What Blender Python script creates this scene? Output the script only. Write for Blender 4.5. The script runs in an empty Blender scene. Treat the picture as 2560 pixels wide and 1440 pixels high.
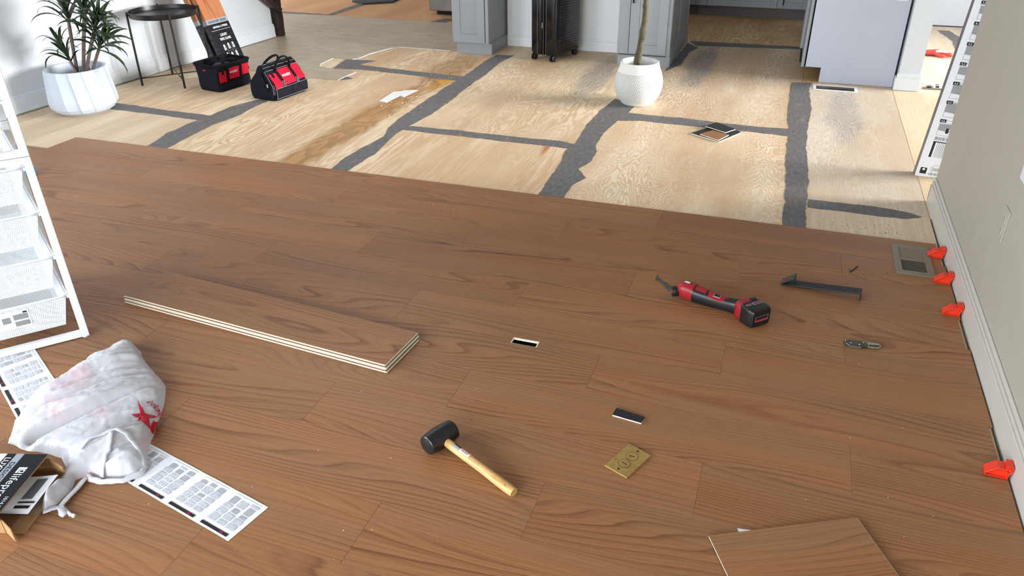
import bpy, bmesh, math, random
from mathutils import Vector, Matrix, noise
from mathutils.geometry import delaunay_2d_cdt
rnd = random.Random(7)
S = bpy.context.scene
COL = S.collection

# ------------------------------------------------------------------ camera, world, lights, exposure
cam_d = bpy.data.cameras.new('camera'); cam = bpy.data.objects.new('camera', cam_d); COL.objects.link(cam)
cam_d.sensor_width = 36.0; cam_d.lens = 27.046; cam_d.clip_start = 0.02
RX = Vector((0.94403216, 0.32969307, -0.01028348)); RY = Vector((-0.1541784, 0.4686009, 0.86985184)); RZ = Vector((0.29160297, -0.81958262, 0.49320587))
cam.matrix_world = Matrix(((RX.x, RY.x, RZ.x, 0), (RX.y, RY.y, RZ.y, 0), (RX.z, RY.z, RZ.z, 1.545), (0, 0, 0, 1)))
S.camera = cam
w = bpy.data.worlds.new('world'); S.world = w; w.use_nodes = True
w.node_tree.nodes['Background'].inputs[0].default_value = (0.75, 0.87, 1.0, 1)
w.node_tree.nodes['Background'].inputs[1].default_value = 1.0

def area(name, loc, target, sx, sy, power, color, spread=180):
    l = bpy.data.lights.new(name, 'AREA'); l.shape = 'RECTANGLE'; l.size = sx; l.size_y = sy; l.energy = power; l.color = color
    l.spread = math.radians(spread)
    o = bpy.data.objects.new(name, l); COL.objects.link(o); o.location = loc
    o.rotation_euler = (Vector(target) - Vector(loc)).to_track_quat('-Z', 'Y').to_euler()
    return o
area('daylight_right_room', (14.0, 7.0, 3.1), (0, 5.2, 0.5), 7.0, 4.4, 6600, (1.0, 0.985, 0.965))
area('daylight_behind', (-2.2, -4.6, 2.0), (-2.2, 2.5, 0.6), 5.0, 2.2, 430, (0.92, 0.96, 1.0))
area('daylight_left', (-5.75, -0.9, 1.6), (-1.8, 1.6, 0.2), 2.8, 1.8, 260, (0.84, 0.92, 1.0))
area('added_ceiling_fill', (-3.1, 4.9, 2.5), (-3.1, 4.9, 0.0), 1.6, 1.6, 15, (0.96, 0.98, 1.0))  # added soft fill for the left wall and plywood; no fixture behind it
area('daylight_left_room', (-8.4, 9.0, 1.5), (-3.0, 8.0, 0.4), 3.0, 1.6, 110, (1.0, 0.97, 0.94))
S.view_settings.view_transform = 'Standard'; S.view_settings.look = 'None'
S.view_settings.gamma = 1.0; S.view_settings.use_curve_mapping = False
S.view_settings.exposure = 0.38
S.cycles.max_bounces = 10; S.cycles.diffuse_bounces = 5

# ------------------------------------------------------------------ node helpers
def srgb(r, g, b):
    f = lambda c: (c/255/12.92) if c/255 <= 0.04045 else ((c/255+0.055)/1.055)**2.4
    return (f(r), f(g), f(b), 1)

class NT:
    def __init__(self, name):
        self.m = bpy.data.materials.new(name); self.m.use_nodes = True
        self.t = self.m.node_tree; self.n = self.t.nodes; self.bsdf = self.n['Principled BSDF']
        self.out = self.n['Material Output']
    def put(self, sock, v):
        if isinstance(v, bpy.types.NodeSocket): self.t.links.new(v, sock)
        elif v is not None: sock.default_value = v
    def node(self, typ, ins=None, **props):
        n = self.n.new(typ)
        for k, v in props.items(): setattr(n, k, v)
        for k, v in (ins or {}).items(): self.put(n.inputs[k], v)
        return n
    def math(self, op, a, b=None, c=None, clamp=False):
        n = self.n.new('ShaderNodeMath'); n.operation = op; n.use_clamp = clamp
        self.put(n.inputs[0], a)
        if b is not None: self.put(n.inputs[1], b)
        if c is not None: self.put(n.inputs[2], c)
        return n.outputs[0]
    def vmath(self, op, a, b=None):
        n = self.n.new('ShaderNodeVectorMath'); n.operation = op
        self.put(n.inputs[0], a)
        if b is not None: self.put(n.inputs[1], b)
        return n.outputs[1] if op in ('LENGTH', 'DISTANCE', 'DOT_PRODUCT') else n.outputs[0]
    def objco(self): return self.n.new('ShaderNodeTexCoord').outputs['Object']
    def rand(self): return self.n.new('ShaderNodeObjectInfo').outputs['Random']
    def sep(self, v):
        n = self.n.new('ShaderNodeSeparateXYZ'); self.put(n.inputs[0], v); return n.outputs
    def comb(self, x=0.0, y=0.0, z=0.0):
        n = self.n.new('ShaderNodeCombineXYZ')
        for i, v in enumerate((x, y, z)): self.put(n.inputs[i], v)
        return n.outputs[0]
    def noise(self, v, scale=1.0, detail=2.0, rough=0.5, dist=0.0):
        n = self.node('ShaderNodeTexNoise', {'Vector': v, 'Scale': scale, 'Detail': detail, 'Roughness': rough, 'Distortion': dist})
        return n.outputs['Fac']
    def ramp(self, fac, stops, interp='LINEAR'):
        n = self.n.new('ShaderNodeValToRGB'); n.color_ramp.interpolation = interp
        e = n.color_ramp.elements
        while len(e) > 1: e.remove(e[-1])
        for i, (p, c) in enumerate(stops):
            el = e[0] if i == 0 else e.new(p)
            el.position = p; el.color = c if len(c) == 4 else (*c, 1)
        self.put(n.inputs[0], fac); return n.outputs[0]
    def mix(self, fac, a, b, mode='MIX'):
        n = self.n.new('ShaderNodeMix'); n.data_type = 'RGBA'; n.blend_type = mode
        self.put(n.inputs[0], fac); self.put(n.inputs[6], a); self.put(n.inputs[7], b)
        return n.outputs[2]
    def range(self, v, a, b, c=0.0, d=1.0, smooth=False):
        n = self.n.new('ShaderNodeMapRange'); n.clamp = True
        if smooth: n.interpolation_type = 'SMOOTHSTEP'
        for i, x in enumerate((v, a, b, c, d)): self.put(n.inputs[i], x)
        return n.outputs[0]
    def bump(self, h, strength=0.2, dist=0.002):
        n = self.node('ShaderNodeBump', {'Height': h, 'Strength': strength, 'Distance': dist})
        self.put(self.bsdf.inputs['Normal'], n.outputs[0])
    def base(self, c, rough=0.5, metal=0.0, spec=0.5):
        self.put(self.bsdf.inputs['Base Color'], c); self.put(self.bsdf.inputs['Roughness'], rough)
        self.bsdf.inputs['Metallic'].default_value = metal
        self.bsdf.inputs['Specular IOR Level'].default_value = spec
        return self.m

def plain(name, c, rough=0.5, metal=0.0, var=0.06, scale=9.0, bump=0.0, bscale=200.0, spec=0.5):
    t = NT(name); co = t.objco()
    n = t.noise(co, scale, 3)
    k = t.range(n, 0.3, 0.7, 1-var, 1+var)
    col = t.mix(1.0, c, t.comb(k, k, k), 'MULTIPLY')
    t.base(col, t.range(n, 0.3, 0.7, max(0.02, rough-0.06), rough+0.06), metal, spec)
    if bump: t.bump(t.noise(co, bscale, 2), bump, 0.0015)
    return t.m

def vinyl_wood(name, seed=0.0, light=(156, 111, 74), dark=(112, 73, 45)):
    t = NT(name); co = t.objco(); r = t.rand()
    off = t.comb(t.math('MULTIPLY_ADD', r, 61.0, seed), t.math('MULTIPLY', r, 23.7), t.math('MULTIPLY', r, 11.0))
    p = t.vmath('ADD', co, off)
    a = t.noise(t.vmath('MULTIPLY', p, (0.62, 5.0, 1.0)), 1.0, 0.8, 0.4)
    warp = t.noise(t.vmath('MULTIPLY', p, (3.0, 34.0, 1.0)), 1.0, 2.0)
    vo = t.node('ShaderNodeTexVoronoi', {'Vector': t.vmath('MULTIPLY', p, (1.0, 4.6, 0.0)), 'Scale': 1.0})
    kn = t.range(vo.outputs['Distance'], 0.0, 0.40, 1.0, 0.0, True)
    kn2 = t.range(vo.outputs['Distance'], 0.0, 0.13, 1.0, 0.0, True)
    sel = t.math('GREATER_THAN', t.sep(vo.outputs['Color'])[0], 0.66)
    kn = t.math('MULTIPLY', kn, sel); kn2 = t.math('MULTIPLY', kn2, sel)
    y = t.sep(p)[1]
    f = t.math('MULTIPLY', a, 20.0); f = t.math('MULTIPLY_ADD', y, 46.0, f)
    f = t.math('MULTIPLY_ADD', warp, 0.30, f); f = t.math('MULTIPLY_ADD', kn, 4.5, f)
    fr = t.math('FRACT', f)
    ring = t.ramp(fr, [(0.0, (0.10,)*3), (0.12, (0.0,)*3), (0.55, (0.12,)*3), (0.84, (0.62,)*3), (0.93, (1.0,)*3), (0.965, (0.5,)*3), (1.0, (0.08,)*3)])
    f2 = t.math('FRACT', t.math('MULTIPLY', f, 2.7))
    ring2 = t.ramp(f2, [(0.0, (0.0,)*3), (0.5, (0.15,)*3), (0.85, (1.0,)*3), (1.0, (0.1,)*3)])
    st = t.noise(t.vmath('MULTIPLY', p, (1.6, 260.0, 1.0)), 1.0, 2.0)
    big = t.noise(t.vmath('MULTIPLY', p, (1.1, 7.0, 1.0)), 1.0, 2.0)
    amt = t.range(t.noise(t.vmath('MULTIPLY', p, (0.9, 8.0, 3.0)), 1.0, 1.0), 0.36, 0.60, 0.16, 0.80)
    amt2 = t.range(t.noise(t.vmath('MULTIPLY', p, (0.8, 10.0, 7.0)), 1.0, 1.0), 0.40, 0.60, 0.05, 0.34)
    fac = t.math('ADD', t.math('MULTIPLY', ring, amt), t.math('MULTIPLY', ring2, amt2))
    fac = t.math('ADD', fac, t.math('MULTIPLY_ADD', st, 0.8, -0.30), clamp=True)
    fac = t.math('MULTIPLY_ADD', kn2, 0.5, fac, clamp=True)
    col = t.mix(fac, srgb(*light), srgb(*dark))
    hue = t.mix(t.range(big, 0.35, 0.65), (1.05, 0.99, 0.94, 1), (0.95, 0.99, 1.04, 1))
    col = t.mix(1.0, col, hue, 'MULTIPLY')
    k = t.range(t.math('FRACT', t.math('MULTIPLY', r, 17.3)), 0.0, 1.0, 0.94, 1.05)
    col = t.mix(1.0, col, t.comb(k, k, k), 'MULTIPLY')
    t.base(col, t.range(st, 0.3, 0.7, 0.38, 0.48), 0.0, 0.32)
    t.bump(st, 0.08, 0.0003)
    return t.m

def plywood(name, cream=(226, 208, 182), tan=(192, 160, 128), K=15.0, sx=3.0, sy=0.85, streak=0.0, tint=None, stains=(), amber=(), contrast=1.0, lines=0.5):
    t = NT(name); co = t.objco(); r = t.rand()
    p = t.vmath('ADD', co, t.comb(t.math('MULTIPLY', r, 40.0), t.math('MULTIPLY', r, 71.0), 0.0))
    a = t.noise(t.vmath('MULTIPLY', p, (sx*1.15, sy*0.9, 1.0)), 1.0, 5.0, 0.46, 0.15)
    f = t.math('MULTIPLY', a, K*1.75)
    vo = t.node('ShaderNodeTexVoronoi', {'Vector': t.vmath('MULTIPLY', p, (3.4, 2.3, 0.0)), 'Scale': 1.0, 'Randomness': 1.0})
    d = vo.outputs['Distance']; has = t.math('GREATER_THAN', t.sep(vo.outputs['Color'])[1], 1.0-streak)
    bul = t.math('MULTIPLY', t.range(d, 0.0, 0.35, 1.0, 0.0, True), has)
    f = t.math('MULTIPLY_ADD', bul, 2.2, f)
    fr = t.math('FRACT', f)
    ring = t.ramp(fr, [(0.0, (0.0,)*3), (lines*0.55, (0.12,)*3), (lines, (0.75,)*3), (0.86, (1.0,)*3), (0.93, (0.5,)*3), (1.0, (0.0,)*3)])
    big = t.noise(t.vmath('MULTIPLY', p, (3.2, 0.6, 1.0)), 1.0, 3.0)
    fine = t.noise(t.vmath('MULTIPLY', p, (160.0, 4.0, 1.0)), 1.0, 2.0)
    base = t.mix(t.range(big, 0.38, 0.62), srgb(*cream), t.mix(0.75, srgb(*cream), srgb(*tan)))
    amt = t.range(t.noise(t.vmath('MULTIPLY', p, (2.0, 0.9, 5.0)), 1.0, 2.0), 0.32, 0.62, 0.30*contrast, 0.85*contrast)
    col = t.mix(t.math('MULTIPLY', ring, amt), base, srgb(*tan))
    k = t.range(fine, 0.25, 0.75, 0.93, 1.06); col = t.mix(1.0, col, t.comb(k, k, k), 'MULTIPLY')
    # rusty streaks along the grain and pale-hearted knots
    if streak > 0:
        sv = t.node('ShaderNodeTexVoronoi', {'Vector': t.vmath('ADD', t.vmath('MULTIPLY', p, (9.0, 0.95, 0.0)), t.comb(t.math('MULTIPLY', a, 1.6), 0.0, 0.0)), 'Scale': 1.0})
        s = t.math('MULTIPLY', t.range(sv.outputs['Distance'], 0.02, 0.21, 0.85, 0.0, True), t.math('GREATER_THAN', t.sep(sv.outputs['Color'])[0], 1.0-streak*0.7))
        col = t.mix(s, col, srgb(168, 104, 52))
        kr = t.math('MULTIPLY', t.range(d, 0.040, 0.085, 0.9, 0.0, True), has)
        col = t.mix(kr, col, srgb(140, 80, 42))
        kc = t.math('MULTIPLY', t.range(d, 0.022, 0.044, 1.0, 0.0, True), has)
        col = t.mix(kc, col, srgb(232, 206, 176))
    for (cx, cy, rx, ry, c, amount) in list(stains) + list(amber):
        q = t.vmath('MULTIPLY', t.vmath('SUBTRACT', co, (cx, cy, 0)), (1/rx, 1/ry, 0.0))
        L = t.vmath('LENGTH', q)
        L = t.math('MULTIPLY_ADD', t.noise(t.vmath('MULTIPLY', co, (9, 4, 1)), 1.0, 3.0), 0.9, L)
        msk = t.range(L, 0.95, 1.65, amount, 0.0, True)
        gr = t.mix(t.math('MULTIPLY', ring, 0.55), srgb(*c), srgb(*[int(v*0.62) for v in c]))
        col = t.mix(msk, col, gr)
    if tint: col = t.mix(1.0, col, tint, 'MULTIPLY')
    t.base(col, 0.62, 0.0, 0.25)
    t.bump(t.math('ADD', ring, fine), 0.12, 0.0008)
    return t.m

M = {}
M['vinyl'] = vinyl_wood('vinyl_plank_surface')
M['vinyl_b'] = vinyl_wood('vinyl_plank_surface_loose', 5.3)
M['ply_fir_fine'] = plywood('plywood_fir_fine_contour', K=21, sx=3.6, sy=1.2, lines=0.45, cream=(230, 214, 188), tan=(198, 166, 130))
M['ply_knot'] = plywood('plywood_knotted', K=7, sx=4.6, sy=0.55, streak=0.85, cream=(232, 214, 184), tan=(196, 162, 124))
M['ply_mid'] = plywood('plywood_mid_stained', K=10, sx=3.4, sy=0.7, streak=0.5, cream=(224, 205, 174), tan=(192, 158, 122),
    amber=((-2.60, 4.3, 0.15, 1.5, (170, 122, 64), 0.8), (-2.50, 5.5, 0.09, 0.3, (196, 142, 60), 0.85), (-2.62, 5.9, 0.2, 0.6, (158, 116, 70), 0.7)))
M['ply_grain'] = plywood('plywood_plain_grain', K=8, sx=5.0, sy=0.3, streak=0.12, cream=(222, 204, 176), tan=(192, 166, 136), contrast=0.75)
M['ply_right'] = plywood('plywood_right_strip', K=18, sx=3.4, sy=1.0, cream=(212, 201, 184), tan=(190, 168, 142), lines=0.5, contrast=0.8,
    stains=((0.42, 5.55, 0.13, 0.75, (170, 166, 163), 0.6),))
M['ply_island'] = plywood('plywood_front_of_island', K=14, sx=3.4, sy=0.8, lines=0.5, cream=(222, 202, 172), tan=(188, 158, 124),
    stains=((-1.40, 6.0, 0.13, 0.75, (156, 152, 148), 0.6),))
M['ply_centre'] = plywood('plywood_beside_island', K=18, sx=3.4, sy=1.0, lines=0.5, cream=(220, 202, 176), tan=(186, 156, 124),
    stains=((-0.66, 6.6, 0.12, 0.8, (144, 140, 136), 0.7),))
M['ply_orange'] = plywood('plywood_far_left_warm', K=9, sx=4.0, sy=0.4, cream=(208, 162, 116), tan=(186, 138, 94), contrast=0.5)
M['ply_dim'] = plywood('plywood_kitchen_aisle', K=9, sx=3.0, sy=0.8, streak=0.35, cream=(222, 194, 146), tan=(182, 142, 96))
M['ply_warm'] = plywood('plywood_doorway_warm', K=8, sx=9.0, sy=0.4, cream=(220, 202, 172), tan=(204, 178, 142), contrast=0.5)

def filler_mat():
    t = NT('grey_joint_filler'); co = t.objco()
    n = t.noise(t.vmath('MULTIPLY', co, (14, 5, 1)), 1.0, 4.0, 0.6)
    n2 = t.noise(t.vmath('MULTIPLY', co, (60, 20, 1)), 1.0, 3.0)
    col = t.mix(t.range(n2, 0.3, 0.7), srgb(116, 114, 113), srgb(96, 94, 93))
    worn = t.math('MULTIPLY', t.range(n, 0.60, 0.68, 0.0, 0.55), t.range(n2, 0.42, 0.6))
    col = t.mix(worn, col, srgb(180, 156, 126))
    t.base(col, 0.7, 0.0, 0.2); t.bump(n2, 0.2, 0.001); return t.m
M['filler'] = filler_mat()

def sheet_vinyl():
    t = NT('old_sheet_vinyl'); co = t.objco()
    n = t.noise(t.vmath('MULTIPLY', co, (5, 14, 1)), 1.0, 5.0, 0.62)
    big = t.noise(co, 2.2, 2.0)
    br = t.node('ShaderNodeTexBrick', {'Vector': co, 'Scale': 1.0, 'Mortar Size': 0.004, 'Brick Width': 0.305, 'Row Height': 0.305, 'Color1': (1, 1, 1, 1), 'Color2': (1, 1, 1, 1), 'Mortar': (0, 0, 0, 1)}, offset=0.5)
    col = t.mix(t.range(n, 0.3, 0.7), srgb(158, 144, 122), srgb(194, 179, 155))
    col = t.mix(t.range(big, 0.4, 0.65, 0, 0.35), col, srgb(168, 138, 104))
    g = t.math('SUBTRACT', 1.0, br.outputs['Color']); 
    col = t.mix(t.math('MULTIPLY', t.sep(g)[0] if False else t.math('SUBTRACT', 1.0, t.sep(br.outputs['Color'])[0]), 0.30), col, srgb(120, 104, 86))
    t.base(col, 0.38, 0.0, 0.4); t.bump(n, 0.08, 0.001); return t.m
M['old_vinyl'] = sheet_vinyl()

M['wall_l'] = plain('white_wall_paint', srgb(200, 206, 212), 0.6, var=0.012)
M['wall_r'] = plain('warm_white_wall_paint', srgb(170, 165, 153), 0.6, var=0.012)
M['trim'] = plain('white_trim_paint', srgb(210, 216, 222), 0.4, var=0.01)
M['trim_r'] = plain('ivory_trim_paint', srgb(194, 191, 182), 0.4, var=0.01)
M['cab'] = plain('grey_cabinet_paint', srgb(142, 148, 152), 0.38, var=0.01)
M['island_white'] = plain('island_panel_white', srgb(226, 230, 232), 0.5, var=0.01)
M['cab_panel'] = plain('pale_grey_panel', srgb(176, 182, 195), 0.42, var=0.01)
M['toe'] = plain('toe_kick_dark', srgb(92, 84, 84), 0.6)
M['black'] = plain('black_plastic', srgb(22, 22, 24), 0.35, var=0.1)
M['black_gloss'] = plain('black_gloss', srgb(12, 12, 14), 0.16, var=0.05)
M['rubber'] = plain('black_rubber', srgb(26, 27, 30), 0.33, var=0.2, scale=40, bump=0.1, bscale=60)
M['dark'] = plain('void_dark', srgb(10, 10, 10), 0.8)
M['steel'] = plain('brushed_steel', srgb(150, 148, 145), 0.35, 0.9)
M['white_metal'] = plain('white_powder_coat', srgb(242, 246, 248), 0.35, var=0.01)
M['pot_white'] = plain('white_pot', srgb(184, 193, 204), 0.45, var=0.015)
M['table_black'] = plain('matte_black_metal', srgb(24, 24, 27), 0.32, var=0.06)
M['canvas'] = plain('black_canvas', srgb(22, 24, 33), 0.85, var=0.25, scale=60, bump=0.4, bscale=700, spec=0.15)
M['canvas2'] = plain('black_webbing', srgb(14, 14, 16), 0.8, var=0.2, bump=0.3, bscale=500, spec=0.15)
M['red_fabric'] = plain('red_fabric', srgb(196, 14, 46), 0.75, var=0.08, bump=0.3, bscale=600, spec=0.2)
M['red_plastic'] = plain('red_tool_plastic', srgb(150, 24, 32), 0.4, var=0.12, scale=30)
M['white_ink'] = plain('white_ink', srgb(235, 235, 235), 0.6, var=0.01)
M['grey_ink'] = plain('grey_ink', srgb(150, 152, 155), 0.6, var=0.01)
M['mid_ink'] = plain('mid_grey_ink', srgb(96, 98, 102), 0.6, var=0.02)
M['black_ink'] = plain('black_ink', srgb(20, 20, 23), 0.6, var=0.02)
M['red_ink'] = plain('red_ink', srgb(196, 16, 44), 0.5, var=0.06, scale=60)
M['maroon_ink'] = plain('maroon_ink', srgb(120, 24, 50), 0.6, var=0.02)
M['paper'] = plain('white_paper', srgb(238, 240, 244), 0.7, var=0.01)
M['carton_white'] = plain('white_carton', srgb(222, 224, 228), 0.5, var=0.01)
M['carton_black'] = plain('black_printed_carton', srgb(20, 22, 28), 0.5, var=0.05, spec=0.2)
M['carton_silver'] = plain('silver_printed_carton', srgb(150, 158, 166), 0.3, 0.0, var=0.05)
M['carton_grey'] = plain('dark_grey_carton_side', srgb(52, 52, 56), 0.55, var=0.05)
M['carton_side'] = plain('grey_carton_side', srgb(104, 98, 98), 0.45, var=0.06)
M['carton_wood'] = vinyl_wood('printed_wood_carton', 2.1, (186, 122, 82), (140, 84, 54))
M['cardboard'] = plain('kraft_cardboard', srgb(176, 136, 92), 0.8, var=0.06, scale=14)
M['cardboard_d'] = plain('kraft_cardboard_inside', srgb(142, 104, 66), 0.8, var=0.06, scale=14)
M['tape'] = plain('clear_tape', srgb(176, 156, 128), 0.2, var=0.03)
M['ivory_core'] = plain('ivory_plank_core', srgb(232, 228, 208), 0.5, var=0.03)
M['foam'] = plain('dark_foam_backing', srgb(52, 56, 60), 0.8, var=0.1)
M['foam_black'] = plain('black_foam_backing', srgb(24, 26, 30), 0.85, var=0.25, scale=200, bump=0.3, bscale=400)
M['orange'] = plain('orange_plastic', srgb(222, 54, 26), 0.4, var=0.05)
M['brass'] = plain('worn_brass', srgb(172, 142, 82), 0.45, 0.45, var=0.12, scale=50)
M['brass_dark'] = plain('brass_groove', srgb(58, 44, 22), 0.5, 0.3)
M['bronze'] = plain('taupe_register_paint', srgb(122, 112, 97), 0.38, 0.15, var=0.03)
M['handle_wood'] = plain('mallet_handle_wood', srgb(212, 170, 108), 0.35, var=0.12, scale=25)
M['knife_grey'] = plain('knife_grey_metal', srgb(82, 80, 74), 0.38, 0.6, var=0.25, scale=90)
M['silver'] = plain('worn_silver', srgb(172, 165, 150), 0.3, 0.8, var=0.15, scale=90)
M['leaf'] = plain('dracaena_leaf', srgb(38, 56, 34), 0.35, var=0.35, scale=14)
M['leaf_y'] = plain('dracaena_leaf_young', srgb(86, 116, 50), 0.4, var=0.25, scale=14)
M['cane'] = plain('dracaena_cane', srgb(104, 88, 84), 0.7, var=0.2, scale=60, bump=0.3, bscale=120)
M['bark'] = plain('grey_green_bark', srgb(74, 69, 48), 0.85, var=0.45, scale=30, bump=0.9, bscale=70)
M['dark_wood'] = plain('dark_stained_wood', srgb(44, 30, 24), 0.45, var=0.35, scale=20, bump=0.3, bscale=60)
M['soil'] = plain('dark_pot_filling', srgb(70, 66, 60), 0.9, var=0.3, scale=50)
M['green_label'] = plain('green_pot_label', srgb(96, 128, 96), 0.5, var=0.3, scale=80)
M['blue'] = plain('blue_plastic', srgb(60, 120, 170), 0.4)
M['glove'] = plain('red_glove', srgb(206, 66, 54), 0.7, var=0.12, scale=60, bump=0.4, bscale=200)
M['crumb_pale'] = plain('pale_sawdust', srgb(236, 222, 196), 0.8)
M['crumb_dark'] = plain('dark_crumbs', srgb(36, 26, 20), 0.8)
M['torn_white'] = plain('torn_paper_backing', srgb(226, 226, 226), 0.7, var=0.03)
M['glue'] = plain('amber_glue_patch', srgb(204, 146, 58), 0.5, var=0.1)
M['window'] = plain('window_frame_paint', srgb(235, 235, 235), 0.5, var=0.01)

def print_mat(name, fy=260.0, fx=60.0, ink=(110, 112, 118), paper=(222, 225, 232), heavy=0.45):
    t = NT(name); co = t.objco(); x, y, z = t.sep(co)
    row = t.math('FRACT', t.math('MULTIPLY', y, fy))
    n = t.noise(t.comb(t.math('MULTIPLY', x, fx*6), t.math('MULTIPLY', t.math('FLOOR', t.math('MULTIPLY', y, fy)), 7.3), 0.0), 1.0, 2.0)
    inkm = t.math('MULTIPLY', t.math('GREATER_THAN', row, 0.42), t.math('GREATER_THAN', n, heavy))
    t.base(t.mix(inkm, srgb(*paper), srgb(*ink)), 0.7, 0, 0.2); return t.m
M['micro'] = print_mat('printed_paragraphs', 420.0, 70.0, (150, 152, 160), (226, 229, 235), 0.42)
M['pale_ink'] = plain('pale_grey_ink', srgb(168, 170, 176), 0.6, var=0.12, scale=180)
M['micro_white'] = print_mat('printed_paragraphs_on_black', 160.0, 40.0, (190, 190, 195), (28, 30, 36), 0.5)

def bag_mat():
    t = NT('white_bag_film'); co = t.objco()
    n = t.noise(co, 7.0, 3.0); pk = t.noise(t.vmath('ADD', co, (3.1, 1.7, 0)), 9.0, 2.0)
    col = t.mix(t.range(pk, 0.54, 0.70, 0, 0.55), (0.74, 0.76, 0.80, 1), srgb(228, 186, 196))
    a = t.math('MULTIPLY', t.noise(t.vmath('MULTIPLY', t.node('ShaderNodeMapping', {'Vector': co, 'Rotation': (0, 0, 0.98)}).outputs[0] if False else co, (20, 26, 24)), 1.0, 3.0, 0.55, 0.5), 1.0)
    b = t.noise(co, 70.0, 3.0)
    h = t.math('ADD', a, t.math('MULTIPLY', b, 0.4))
    t.base(col, 0.30, 0.0, 0.5); t.bump(h, 0.28, 0.004)
    tr = t.node('ShaderNodeBsdfTranslucent', {'Color': (0.9, 0.88, 0.88, 1)})
    tp = t.node('ShaderNodeBsdfTransparent', {'Color': (1, 1, 1, 1)})
    mx = t.node('ShaderNodeMixShader', {0: 0.22}); t.put(mx.inputs[1], t.bsdf.outputs[0]); t.put(mx.inputs[2], tr.outputs[0])
    mx2 = t.node('ShaderNodeMixShader', {0: t.range(n, 0.4, 0.7, 0.02, 0.13)}); t.put(mx2.inputs[1], mx.outputs[0]); t.put(mx2.inputs[2], tp.outputs[0])
    t.t.links.new(mx2.outputs[0], t.out.inputs[0]); return t.m
M['bag'] = bag_mat()

def basket_pot_mat():
    t = NT('white_dimpled_ceramic'); co = t.objco(); x, y, z = t.sep(co)
    ang = t.math('ARCTAN2', y, x)
    row = t.math('MULTIPLY', z, 78.0); fl = t.math('FLOOR', row); fy = t.math('FRACT', row)
    cx = t.math('ADD', t.math('MULTIPLY', ang, 14.0), t.math('MULTIPLY', fl, 0.5))
    fx = t.math('FRACT', t.math('MULTIPLY_ADD', fy, -0.55, cx))
    d = t.math('MULTIPLY', t.range(t.math('ABSOLUTE', t.math('SUBTRACT', fx, 0.5)), 0.10, 0.24, 1.0, 0.0, True), t.range(t.math('ABSOLUTE', t.math('SUBTRACT', fy, 0.5)), 0.26, 0.45, 1.0, 0.0, True))
    band = t.math('MULTIPLY', t.range(z, 0.028, 0.036), t.range(z, 0.225, 0.232, 1.0, 0.0))
    d = t.math('MULTIPLY', d, band)
    t.base(t.mix(t.math('MULTIPLY', d, 0.25), srgb(208, 208, 205), srgb(168, 167, 164)), 0.5, 0, 0.3)
    t.bump(t.math('MULTIPLY', d, -1.0), 1.0, 0.008); return t.m
M['pot_dimple'] = basket_pot_mat()

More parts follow.
